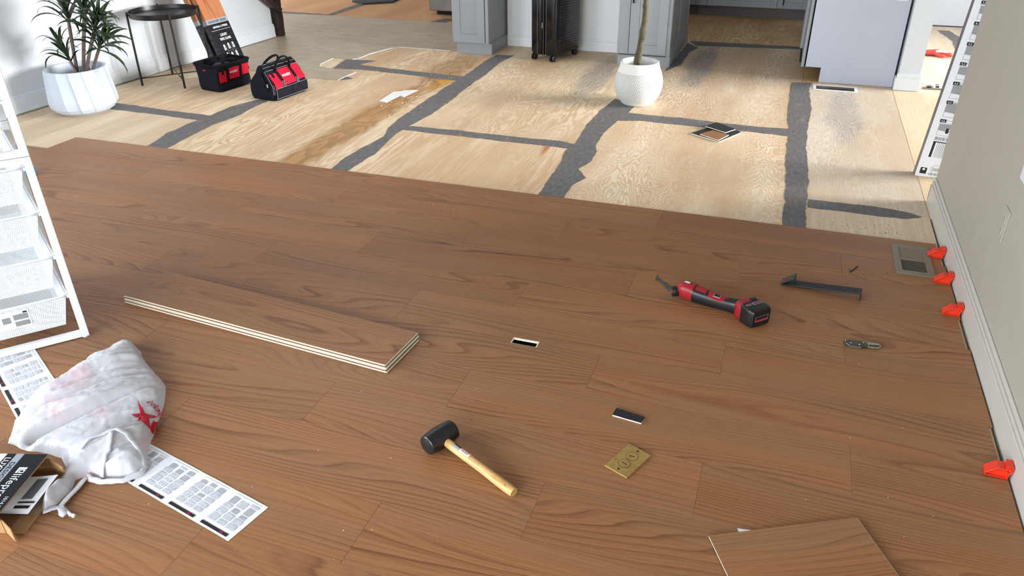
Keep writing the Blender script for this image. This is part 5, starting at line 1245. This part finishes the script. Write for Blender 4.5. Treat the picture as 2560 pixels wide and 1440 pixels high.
# ------------------------------------------------------------------ leaflets
def leaflet(mtx, L, W, label, panels, gname):
    o = bpy.data.objects.new('leaflet', None); COL.objects.link(o); o.matrix_world = mtx; o.empty_display_size = 0.05
    tag(o, label, 'leaflet', gname)
    mb = MB(); n = 24; vs = [(L*i/n, W*j/2, 0.0005+0.0012*abs(math.sin(i*math.pi*panels/n))) for j in range(3) for i in range(n+1)]
    mb.add(vs, [(j*(n+1)+i, j*(n+1)+i+1, (j+1)*(n+1)+i+1, (j+1)*(n+1)+i) for j in range(2) for i in range(n)])
    mb.build('sheet', M['paper'], o, smooth=True)
    tx_, gr, bk, mr = MB(), MB(), MB(), MB(); pw = L/panels; zz = 0.0026
    def q(mb_, a, b, c, d, z=zz): mb_.box(a, b, c, d, z-0.0004, z)
    for p in range(panels):
        x0 = p*pw
        q(bk, x0+pw*0.10, x0+pw*0.88, W*0.045, W*0.115); q(mr, x0+pw*0.66, x0+pw*0.76, W*0.055, W*0.105, zz+0.0003)
        for c in range(3):
            a = x0+pw*(0.12+0.27*c); b = a+pw*0.22
            y = 0.20
            while y < 0.88:
                hh = rnd.uniform(0.07, 0.20); y2 = min(0.9, y+hh)
                if rnd.random() < 0.28: q(gr, a+pw*0.03, b-pw*0.02, W*y, W*(y2-0.02))
                else: q(tx_, a, b, W*y, W*(y2-0.015))
                y = y2+0.015
        q(gr, x0+pw*0.12, x0+pw*0.9, W*0.935, W*0.941)
    tx_.build('text_print', M['micro'], o); gr.build('picture_print', M['pale_ink'], o); bk.build('header_print', M['black_ink'], o); mr.build('logo_print', M['maroon_ink'], o)
    return o
def mat2(ox, oy, dx, dy, z=0.0, roll=0.0):
    d = Vector((dx, dy)).normalized(); return Matrix(((d.x, -d.y, 0, ox), (d.y, d.x, 0, oy), (0, 0, 1, z), (0, 0, 0, 1)))
# long axis x runs away from the bag to the free end; y upwards on the page
d1 = Vector((-1.173+1.614, 1.082-1.177)).normalized()
o1 = Vector((-1.173, 1.082))-d1*0.52
leaflet(mat2(o1.x, o1.y, d1.x, d1.y, 0.0004), 0.52, 0.138, 'white printed leaflet fanned out on the planks right of the plastic bag', 4, 'printed leaflets')
# second leaflet passes under the drawer unit rail and the bag
p0, p1 = Vector((-2.139, 1.316)), Vector((-2.508, 1.552)); d2 = Vector((0.84, -0.54)).normalized()
a_ = Vector((-2.46, 1.636)); b_ = Vector((-2.154, 1.470)); d2 = (b_-a_).normalized(); nrm = Vector((-d2.y, d2.x))
oo = a_ - nrm*0.150
leaflet(mat2(oo.x, oo.y, d2.x, d2.y, 0.0004), 0.52, 0.150, 'white printed leaflet under the drawer tower rail and plastic bag', 4, 'printed leaflets')

# ------------------------------------------------------------------ opened flooring carton (bottom left)
ew = Vector((0.290, -0.957, 0)).normalized(); el = Vector((-ew.y, ew.x, 0))*1.0   # el points out of the open end
el = Vector((0.957, 0.29, 0))
O3 = Vector((-1.811, 1.138, 0.0))   # far bottom corner of the open end
o = bpy.data.objects.new('opened_carton', None); COL.objects.link(o); o.empty_display_size = 0.05
o.matrix_world = Matrix(((ew.x, el.x, 0, O3.x), (ew.y, el.y, 0, O3.y), (0, 0, 1, 0.0006), (0, 0, 0, 1)))
tag(o, 'opened flooring carton with black printed lid at the bottom left corner', 'box')
CW, CH, CL, ct = 0.232, 0.052, 1.15, 0.003
MB().box(0, CW, -CL, 0, 0, ct).build('bottom_panel', M['cardboard_d'], o)
MB().box(0, ct, -CL, 0, ct, CH).build('side_wall', M['cardboard'], o); MB().box(CW-ct, CW, -CL, 0, ct, CH).build('side_wall', M['cardboard'], o)
lid = MB(); 
LZ = lambda y: CH + 0.002 + 0.010*(1+y/CL)
lid.add([(0, -CL, LZ(-CL)), (CW, -CL, LZ(-CL)), (CW, 0, LZ(0)), (0, 0, LZ(0)), (0, -CL, LZ(-CL)+ct), (CW, -CL, LZ(-CL)+ct), (CW, 0, LZ(0)+ct), (0, 0, LZ(0)+ct)], [(3, 2, 1, 0), (0, 1, 5, 4), (1, 2, 6, 5), (2, 3, 7, 6), (3, 0, 4, 7), (4, 5, 6, 7)])
lid.build('lid', M['cardboard'], o)
def LP(x, y, dz=0.0): return (x, y, LZ(y)+ct+dz)
def lidband(name, y0, y1, mat, dz=0.0004, x0=0.001, x1=CW-0.001): return MB().quad(LP(x0, y0, dz), LP(x1, y0, dz), LP(x1, y1, dz), LP(x0, y1, dz)).build(name, mat, o)
lidband('lid_print', -0.069, -0.001, M['carton_black']); lidband('lid_band', -0.092, -0.069, M['carton_silver']); lidband('lid_print', -0.119, -0.092, M['carton_black']); lidband('lid_print', -CL, -0.119, M['carton_white'])
FL = lambda x, y: frame(LP(x, y, 0.0007), (1, 0, 0), (0, 1, 0.0087))
text('lifeproof', M['white_ink'], o, FL(0.083, -0.050), 0.024, 0.125, bold=0.0)
lg = MB(FL(0.056, -0.050))
for (a, b, c, d) in ((0, 0.007, 0, 0.024), (0.007, 0.022, 0, 0.006), (0.009, 0.022, 0.008, 0.011), (0.009, 0.012, 0.008, 0.024), (0.019, 0.022, 0.008, 0.024), (0.009, 0.022, 0.021, 0.024)): lg.box(a, b, c, d, 0, 0.0003)
lg.build('logo_print', M['white_ink'], o)
text('DESIGNER SERIES', M['carton_black'], o, FL(0.036, -0.087), 0.013, 0.185, bold=0.004)
text('LUXURY VINYL', M['white_ink'], o, FL(0.018, -0.114), 0.017, 0.16, bold=0.01)
text('1014 602', M['white_ink'], o, FL(0.168, -0.020), 0.010, 0.052)
MB().box(0.0, CW, 0.001, 0.050, 0.0, 0.0025).build('bottom_flap', M['cardboard'], o)
MB().box(0.11, 0.165, 0.012, 0.045, 0.0025, 0.0031).build('tape_strip', M['tape'], o)
m = Matrix.Translation((0.002, 0, ct)) @ Matrix.Rotation(math.radians(-28), 4, 'Z')
MB(m).box(0, 0.0025, 0, 0.060, 0, CH-0.006).build('side_flap', M['cardboard'], o)
m = Matrix.Translation((CW-0.002, 0, ct)) @ Matrix.Rotation(math.radians(-35), 4, 'Z')
MB(m).box(-0.0025, 0, 0, 0.055, 0, CH-0.008).build('side_flap', M['cardboard'], o)
# papers poking out of the open end
o2 = bpy.data.objects.new('folded_leaflet', None); COL.objects.link(o2); o2.empty_display_size = 0.05
o2.matrix_world = o.matrix_world @ Matrix.Translation((0.045, -0.09, 0.012)) @ Matrix.Rotation(math.radians(-4), 4, 'Z')
tag(o2, 'folded printed leaflet sticking out of the opened carton', 'leaflet')
mb = MB(); n = 10
vs = [(0.135*j/4, 0.142*i/n, 0.008+0.022*(i/n)**1.5*(1-0.6*j/4)) for j in range(5) for i in range(n+1)]
mb.add(vs, [(j*(n+1)+i, (j+1)*(n+1)+i, (j+1)*(n+1)+i+1, j*(n+1)+i+1) for j in range(4) for i in range(n)]); mb.build('sheet', M['paper'], o2, smooth=True)
def sp_(x, y, dz): i = y/0.142; j = x/0.135*4; return (x, y, 0.008+0.022*max(0, i)**1.5*(1-0.6*j/4)+dz)
mb = MB(); mb.quad(sp_(0.012, 0.085, 0.0012), sp_(0.085, 0.085, 0.0012), sp_(0.085, 0.118, 0.0014), sp_(0.012, 0.118, 0.0014)); mb.build('text_print', M['mid_ink'], o2)
mb = MB(); mb.quad(sp_(0.094, 0.085, 0.0014), sp_(0.100, 0.085, 0.0014), sp_(0.100, 0.135, 0.0016), sp_(0.094, 0.135, 0.0016)); mb.quad(sp_(0.108, 0.085, 0.0014), sp_(0.118, 0.085, 0.0014), sp_(0.118, 0.13, 0.0016), sp_(0.108, 0.13, 0.0016)); mb.build('header_print', M['black_ink'], o2)

# ------------------------------------------------------------------ plastic shopping bag
BO = [(-2.051,1.185),(-2.109,1.274),(-2.159,1.364),(-2.157,1.410),(-2.136,1.463),(-2.139,1.534),(-2.144,1.613),(-2.117,1.655),(-2.103,1.708),(-2.095,1.752),(-2.014,1.703),(-1.921,1.643),(-1.847,1.607),(-1.792,1.571),(-1.732,1.496),(-1.696,1.433),(-1.669,1.381),(-1.628,1.317),(-1.590,1.265),(-1.573,1.236),(-1.577,1.199),(-1.610,1.173),(-1.666,1.156),(-1.706,1.156),(-1.725,1.130),(-1.70,1.09),(-1.702,1.055),(-1.700,1.030),(-1.714,1.007),(-1.735,1.020),(-1.752,1.051),(-1.765,1.104),(-1.790,1.157),(-1.84,1.19),(-1.896,1.19),(-1.964,1.18)]
# walk the outline so that it runs anticlockwise from the tall tip
BO = [(-2.051,1.185),(-2.109,1.274),(-2.159,1.364),(-2.157,1.410),(-2.136,1.463),(-2.117,1.53),(-2.075,1.575),(-2.02,1.60),(-1.985,1.66),(-1.945,1.705),(-1.905,1.745),(-1.862,1.775)] if False else BO
def seg_dist(p, poly):
    best = 9
    for i in range(len(poly)):
        a, b = Vector(poly[i]), Vector(poly[(i+1) % len(poly)]); ab = b-a; t = max(0, min(1, (p-a).dot(ab)/ab.length_squared)); best = min(best, (p-(a+ab*t)).length)
    return best
def inside(p, poly):
    c = False; n = len(poly)
    for i in range(n):
        x1, y1 = poly[i]; x2, y2 = poly[(i+1) % n]
        if (y1 > p.y) != (y2 > p.y) and p.x < (x2-x1)*(p.y-y1)/(y2-y1)+x1: c = not c
    return c
def bag_h(x, y, d):
    # low dome plus long gathered creases running from the handles towards the upper corner
    dome = 0.040*(1-math.exp(-d/0.05))
    u = (x+1.9)*0.55+(y-1.4)*0.83; v = -(x+1.9)*0.83+(y-1.4)*0.55
    v += 0.25*u*v + 0.012*noise.noise(Vector((u*5, v*4, 7)))
    rg = lambda n_: (1-abs(n_)*2.2)
    f1 = max(-0.5, rg(noise.noise(Vector((u*1.5, v*10, 0.3))))); f2 = max(-0.5, rg(noise.noise(Vector((u*2.8+3, v*31, 1.3))))); f3 = max(-0.6, rg(noise.noise(Vector((x*34, y*34, 2))))); f4 = rg(noise.noise(Vector((u*11, v*75, 5))))
    k = min(1, d/0.022)
    valley = 0.028*math.exp(-((v+0.03-0.10*u)/0.016)**2) + 0.018*math.exp(-((v-0.075)/0.014)**2)
    return 0.002 + dome + k*(0.020*f1 + 0.009*f2 + 0.0016*f3 + 0.0028*f4 + 0.004 - valley*k)
pts = jag(BO, 0.012, 0.004, 4.4)
allp = [Vector(p) for p in pts]; g = 0.0052
x = -2.17
while x < -1.55:
    y = 1.0
    while y < 1.77:
        p = Vector((x+rnd.uniform(-.3, .3)*g, y+rnd.uniform(-.3, .3)*g))
        if inside(p, pts) and seg_dist(p, BO) > 0.006: allp.append(p)
        y += g
    x += g
r = delaunay_2d_cdt(allp, [], [list(range(len(pts)))], 1, 1e-6)
mb = MB(); mb.add([(v.x, v.y, bag_h(v.x, v.y, seg_dist(v, BO) if i >= len(pts) else 0.0)) for i, v in enumerate(r[0])], [tuple(f) for f in r[2]])
o = thing('plastic_bag', 'crumpled white plastic shopping bag with red star on the floor', 'bag', (-1.87, 1.37, 0.0))
TL = Matrix.Translation((1.87, -1.37, 0)); 
def on_bag(mb): mb.v = [tuple(TL @ Vector(v)) for v in mb.v]; return mb
on_bag(mb).build('film', M['bag'], o, smooth=True)
def drape(poly, step, lift):
    pp_ = [Vector(p) for p in poly]; q = []
    for i in range(len(pp_)):
        a, b = pp_[i], pp_[(i+1) % len(pp_)]; k = max(1, int((b-a).length/step)); q += [a.lerp(b, j/k) for j in range(k)]
    P2 = list(q); xs = [p.x for p in q]; ys = [p.y for p in q]; X = min(xs)
    tq = [tuple(p) for p in q]
    while X < max(xs):
        Y = min(ys)
        while Y < max(ys):
            p = Vector((X, Y))
            if inside(p, tq) and seg_dist(p, tq) > step*0.4: P2.append(p)
            Y += step
        X += step
    r_ = delaunay_2d_cdt(P2, [], [list(range(len(q)))], 1, 1e-6)
    return [(v.x, v.y, bag_h(v.x, v.y, seg_dist(v, BO))+lift) for v in r_[0]], [tuple(f) for f in r_[2]]
star = [(-1.786,1.448),(-1.727,1.412),(-1.716,1.420),(-1.700,1.428),(-1.702,1.405),(-1.697,1.396),(-1.676,1.375),(-1.690,1.402),(-1.678,1.412),(-1.662,1.398),(-1.650,1.362),(-1.640,1.350),(-1.655,1.356),(-1.666,1.363),(-1.687,1.367),(-1.712,1.367),(-1.715,1.378),(-1.751,1.384),(-1.734,1.402)]
mb = MB(); mb.add(*drape(star, 0.006, 0.0025)); on_bag(mb).build('star_print', M['red_ink'], o)
# upside-down lettering by the right edge, laid on the film
def drape_text(s, org, ang, h, wd, mat):
    t_ = text(s, mat, o, None, h, wd, bold=0.006); c, s_ = math.cos(ang), math.sin(ang)
    for v in t_.data.vertices:
        X, Y = org[0]+v.co.x*c-v.co.y*s_, org[1]+v.co.x*s_+v.co.y*c
        v.co = TL @ Vector((X, Y, bag_h(X, Y, seg_dist(Vector((X, Y)), BO))+0.004))
drape_text('shop!', (-1.672, 1.437), math.radians(156), 0.020, 0.088, M['red_ink'])
def hand(pts_, wd, name='handle', z=0.012):
    P_ = []; 
    for i in range(len(pts_)-1):
        a, b = Vector(pts_[i]), Vector(pts_[i+1])
        for k in range(4): P_.append(a.lerp(b, k/4))
    P_.append(Vector(pts_[-1]))
    path_ = [(p.x, p.y, (bag_h(p.x, p.y, seg_dist(p, BO)) if inside(p, BO) else 0.004)+z*0.45+0.003*noise.noise(Vector((i*0.7, 2, 0)))) for i, p in enumerate(P_)]
    mb = MB(); mb.tube(path_, [(wd/2*(1+0.3*noise.noise(Vector((i*0.5, wd*90, 1)))), 0.0035) for i in range(len(path_))], 8, flat=(1, 0, 0.2))
    on_bag(mb).build(name, M['bag'], o, smooth=True)
hand([(-1.706,1.150),(-1.684,1.141),(-1.645,1.142),(-1.589,1.165),(-1.562,1.207),(-1.568,1.232),(-1.594,1.253),(-1.636,1.274),(-1.675,1.290),(-1.710,1.286),(-1.726,1.270),(-1.752,1.235),(-1.760,1.195)], 0.016)
hand([(-1.71,1.271),(-1.69,1.23),(-1.677,1.213),(-1.655,1.155)], 0.016)
hand([(-1.70,1.150),(-1.69,1.10),(-1.680,1.036),(-1.656,1.014),(-1.640,1.012)], 0.018)
hand([(-1.705,1.00),(-1.68,1.03),(-1.647,1.02)], 0.02); hand([(-1.644,1.022),(-1.628,1.017),(-1.612,1.016)], 0.010)

# ------------------------------------------------------------------ white printed carton leaning at the right wall's end
o = thing('instruction_carton', 'tall white flooring carton with printed instruction pictures behind right wall', 'box', (0.750, 4.43, ZP+0.001), rot=(0, math.radians(3.9), 0))
Wd, Lh, T = 0.235, 1.23, 0.06
MB().box(0, Wd, 0, T, 0, Lh).build('carton_body', M['carton_white'], o, bevel=0.001)
MB().box(-0.0008, 0.0, 0.0, T, 0.0, Lh).build('side_print', M['carton_side'], o)
F = lambda x, z: frame((x, -0.0003, z), (1, 0, 0), (0, 0, 1))
pz = 0.235; fr_, ga, tg, wh_, dk_ = MB(), MB(), MB(), MB(), MB()
def addq(mb_, m, a, b, c, d, z0, z1): q_ = MB(m).box(a, b, c, d, z0, z1); mb_.add(q_.v, q_.f)
for i in range(9):
    z0 = pz + i*0.098; m = F(0.035, z0); h_ = 0.082
    for (a, b, c, d) in ((0, 0.16, 0, 0.0012), (0, 0.0012, 0, h_), (0, 0.16, h_-0.0012, h_), (0.1588, 0.16, 0, h_)): addq(fr_, m, a, b, c, d, 0, 0.0004)
    q_ = MB(m).prism([(0.0012, 0.026), (0.158, 0.016), (0.158, h_-0.006 if i % 2 else h_-0.02), (0.0012, h_-0.004 if i % 3 else h_-0.02)], 0.0001, 0.0004); ga.add(q_.v, q_.f)
    for k in range(4):
        zz = 0.034+0.011*k; q_ = MB(m).quad((0.002, zz, 0.0006), (0.157, zz-0.009, 0.0006), (0.157, zz-0.0078, 0.0006), (0.002, zz+0.0012, 0.0006)); dk_.add(q_.v, q_.f)
    MB(m).box(-0.004, 0.026, h_-0.012, h_+0.004, 0.0003, 0.0008).build('number_tag', M['black_ink'], o)
    text(('4.6', '4.5', '4.4', '4.3', '4.2', '4.1', '3.5', '3.4', '3.3')[i], M['white_ink'], o, F(0.035, z0) @ Matrix.Translation((0.002, h_-0.009, 0.0009)), 0.009, 0.017)
    if i in (0, 1): addq(tg, m, 0.038+0.02*i, 0.052+0.02*i, 0.014+0.02*i, 0.040+0.015*i, 0.0006, 0.0010); addq(wh_, m, 0.052, 0.090, 0.030, 0.036, 0.0006, 0.0010)
    else: addq(wh_, m, 0.05+0.004*i, 0.064+0.004*i, 0.05, 0.062, 0.0006, 0.0010)
for k in range(12): addq(dk_, F(0.045, 0.115), 0.012+0.0078*k, 0.0138+0.0078*k, 0, 0.082, 0, 0.0004)
addq(tg, F(0.035, 0.113), 0, 0.012, 0, 0.086, 0, 0.0004); addq(tg, F(0.035, 0.196), 0, 0.12, 0, 0.005, 0, 0.0004)
fr_.build('picture_frame', M['mid_ink'], o); ga.build('picture_tone', M['grey_ink'], o); dk_.build('picture_lines', M['mid_ink'], o); tg.build('diagram_print', M['black_ink'], o); wh_.build('picture_detail', M['white_ink'], o)
MB(F(0.035, 0.208)).box(0, 0.13, 0, 0.018, 0, 0.0004).build('text_print', M['micro'], o)
MB(F(0.018, 0.018)).box(0, 0.032, 0, 0.034, 0, 0.0004).build('seal_print', M['black_ink'], o, bevel=0.0)
MB(F(0.026, 0.036)).prism([(0, 0.006), (0.004, 0.012), (0.012, 0.012), (0.016, 0.006), (0.008, 0.0)], 0.0004, 0.0008).build('seal_mark', M['white_ink'], o)
text('360', M['mid_ink'], o, F(0.072, 0.040), 0.018, 0.034); MB(F(0.09, 0.049)).lathe([(0.024, 0.0002), (0.024, 0.0005), (0.0225, 0.0005), (0.0225, 0.0002)], 32).build('ring_print', M['grey_ink'], o)
MB(F(0.062, 0.016)).box(0, 0.07, 0, 0.010, 0, 0.0004).build('text_print', M['micro'], o)

# ------------------------------------------------------------------ beyond the doorway: glove and level
o = thing('work_glove', 'red and white work glove on the plywood beyond the white post', 'glove', (1.20, 7.50, ZP), math.radians(8))
mb = MB(); mb.loft([sect(x, y, z, a, b, 2.4, 16) for x, y, z, a, b in ((-0.12, 0.02, 0.022, 0.035, 0.018), (-0.07, 0.02, 0.022, 0.045, 0.020), (-0.01, 0.01, 0.026, 0.05, 0.024), (0.04, 0.0, 0.024, 0.048, 0.022), (0.065, 0.0, 0.022, 0.03, 0.016))]); mb.build('cuff_and_back', M['glove'], o, smooth=True)
MB().loft([sect(x, y, z, a, b, 2.4, 16) for x, y, z, a, b in ((-0.02, -0.02, 0.040, 0.018, 0.008), (0.02, -0.025, 0.044, 0.026, 0.008), (0.075, -0.02, 0.036, 0.018, 0.008))]).build('palm_patch', M['white_ink'], o, smooth=True)
for k, (y0, ln) in enumerate(((-0.045, 0.075), (-0.022, 0.085), (0.0, 0.08), (0.022, 0.07))):
    MB().tube([(0.03, y0*0.8, 0.024), (0.06, y0-0.01, 0.026), (0.03+ln*0.8, y0-0.018, 0.020), (0.02+ln, y0-0.028, 0.014)], [0.014, 0.0135, 0.0125, 0.008], 10).build('finger', M['glove'], o, smooth=True)
MB().tube([(-0.02, -0.03, 0.022), (-0.005, -0.065, 0.02), (0.02, -0.085, 0.016), (0.045, -0.09, 0.013)], [0.015, 0.0145, 0.0135, 0.008], 10).build('thumb', M['glove'], o, smooth=True)
o = thing('digital_level', 'grey and white tool with dark display lying at the doorway threshold', 'level', (1.06, 6.345, ZP), math.radians(6))
MB().box(-0.09, 0.14, -0.014, 0.014, 0, 0.012).build('rail', M['steel'], o, bevel=0.002)
MB().box(-0.012, 0.05, -0.018, 0.018, 0.012, 0.034).build('housing', M['white_ink'], o, bevel=0.003)
MB().box(-0.004, 0.020, -0.0186, -0.018, 0.016, 0.030).build('display', M['black_ink'], o); MB().box(-0.004, 0.02, -0.012, 0.012, 0.034, 0.0346).build('display_top', M['black_ink'], o)
MB().box(0.066, 0.10, -0.013, 0.013, 0.012, 0.026).build('end_cap', M['white_ink'], o, bevel=0.005)
MB().box(-0.06, -0.028, -0.01, 0.01, 0.012, 0.02).build('clamp', M['black'], o, bevel=0.002)
o = thing('putty_knife', 'cream handled scraper lying behind the digital level', 'scraper', (1.02, 6.45, ZP), math.radians(112))
MB().prism([(0.0, -0.010), (0.10, -0.014), (0.115, 0.0), (0.10, 0.014), (0.0, 0.010)], 0.0, 0.016).build('handle', M['ivory_core'], o, bevel=0.004)
MB().prism([(-0.07, -0.028), (-0.004, -0.009), (-0.004, 0.009), (-0.07, 0.028)], 0.004, 0.006).build('blade', M['steel'], o)

# ------------------------------------------------------------------ debris
def crumbs(name, pts_, mat, smin, smax, label, cat, z=0.0):
    mb = MB()
    for (x, y) in pts_:
        s = rnd.uniform(smin, smax); a = rnd.random()*6.28; ca, sa = math.cos(a)*s, math.sin(a)*s; k = rnd.uniform(0.25, 0.8)
        mb.add([(x-ca, y-sa, z+0.0002), (x-sa*k, y+ca*k, z+0.0002), (x+ca, y+sa, z+0.0002), (x+sa*k, y-ca*k, z+0.0002), (x, y, z+s*0.5)], [(0, 1, 4), (1, 2, 4), (2, 3, 4), (3, 0, 4), (3, 2, 1, 0)])
    o = tag(mb.build(name, mat), label, cat); o['kind'] = 'stuff'; return o
pts_ = [(rnd.uniform(-3.6, 0.6), rnd.uniform(0.9, 3.4)) for _ in range(150)] + [(-1.55+rnd.gauss(0, 0.10), 3.18+rnd.gauss(0, 0.06)) for _ in range(60)]
def free(p):
    q = Vector(p)-c1; a_ = q.dot(ex); b_ = q.dot(Vector((-ex.y, ex.x)))
    if -0.03 < a_ < 1.26 and -0.03 < b_ < 0.25: return False
    q = Vector(p)-tl; a_ = q.dot(e); b_ = q.dot(ey)
    return not (-0.03 < a_ < 0.45 and -0.26 < b_ < 0.03)
e = Vector((0.887, 0.463)).normalized(); ey = Vector((-e.y, e.x))
pts_ = [p for p in pts_ if free(p)]
crumbs('sawdust', pts_, M['crumb_pale'], 0.0010, 0.0026, 'pale sawdust specks scattered over the brown planks', 'sawdust')
crumbs('plywood_chips', [(-2.58+rnd.gauss(0, 0.13), 5.2+rnd.gauss(0, 0.45)) for _ in range(60)], M['torn_white'], 0.002, 0.008, 'white chips on the amber stained plywood', 'debris', ZP)
crumbs('dark_shavings', [(0.40+rnd.gauss(0, 0.03)+0.1*(rnd.random() < 0.4), 3.13+rnd.gauss(0, 0.03)-0.05*(rnd.random() < 0.4)) for _ in range(34)], M['crumb_dark'], 0.0012, 0.004, 'dark shavings on planks beside the pull bar', 'debris')
crumbs('plywood_crumbs', [(0.40+rnd.uniform(-0.14, 0.32), 3.62+rnd.gauss(0, 0.035)) for _ in range(90)], M['crumb_dark'], 0.0012, 0.0042, 'dark crumbs on the plywood by the plank edge near the right wall', 'debris', ZP)
mb = MB(); mb.tube([(0.385, 3.135, 0.002), (0.40, 3.16, 0.003), (0.418, 3.20, 0.002)], 0.0022, 6)
tag(mb.build('foam_sliver', M['crumb_dark']), 'thin dark sliver on planks above the pull bar end', 'debris')

for ob in bpy.data.objects:
    if ob.name.split('.')[0] in ('text_print', 'picture_print', 'diagram_print', 'picture_lines', 'picture_frame', 'picture_tone', 'picture_detail', 'header_print', 'side_icons', 'side_text', 'icon_rule', 'label_text', 'label_mark', 'rating_print', 'rating_text', 'stitching', 'logo_print', 'label_border', 'slot', 'rib'): ob['kind'] = 'stuff'
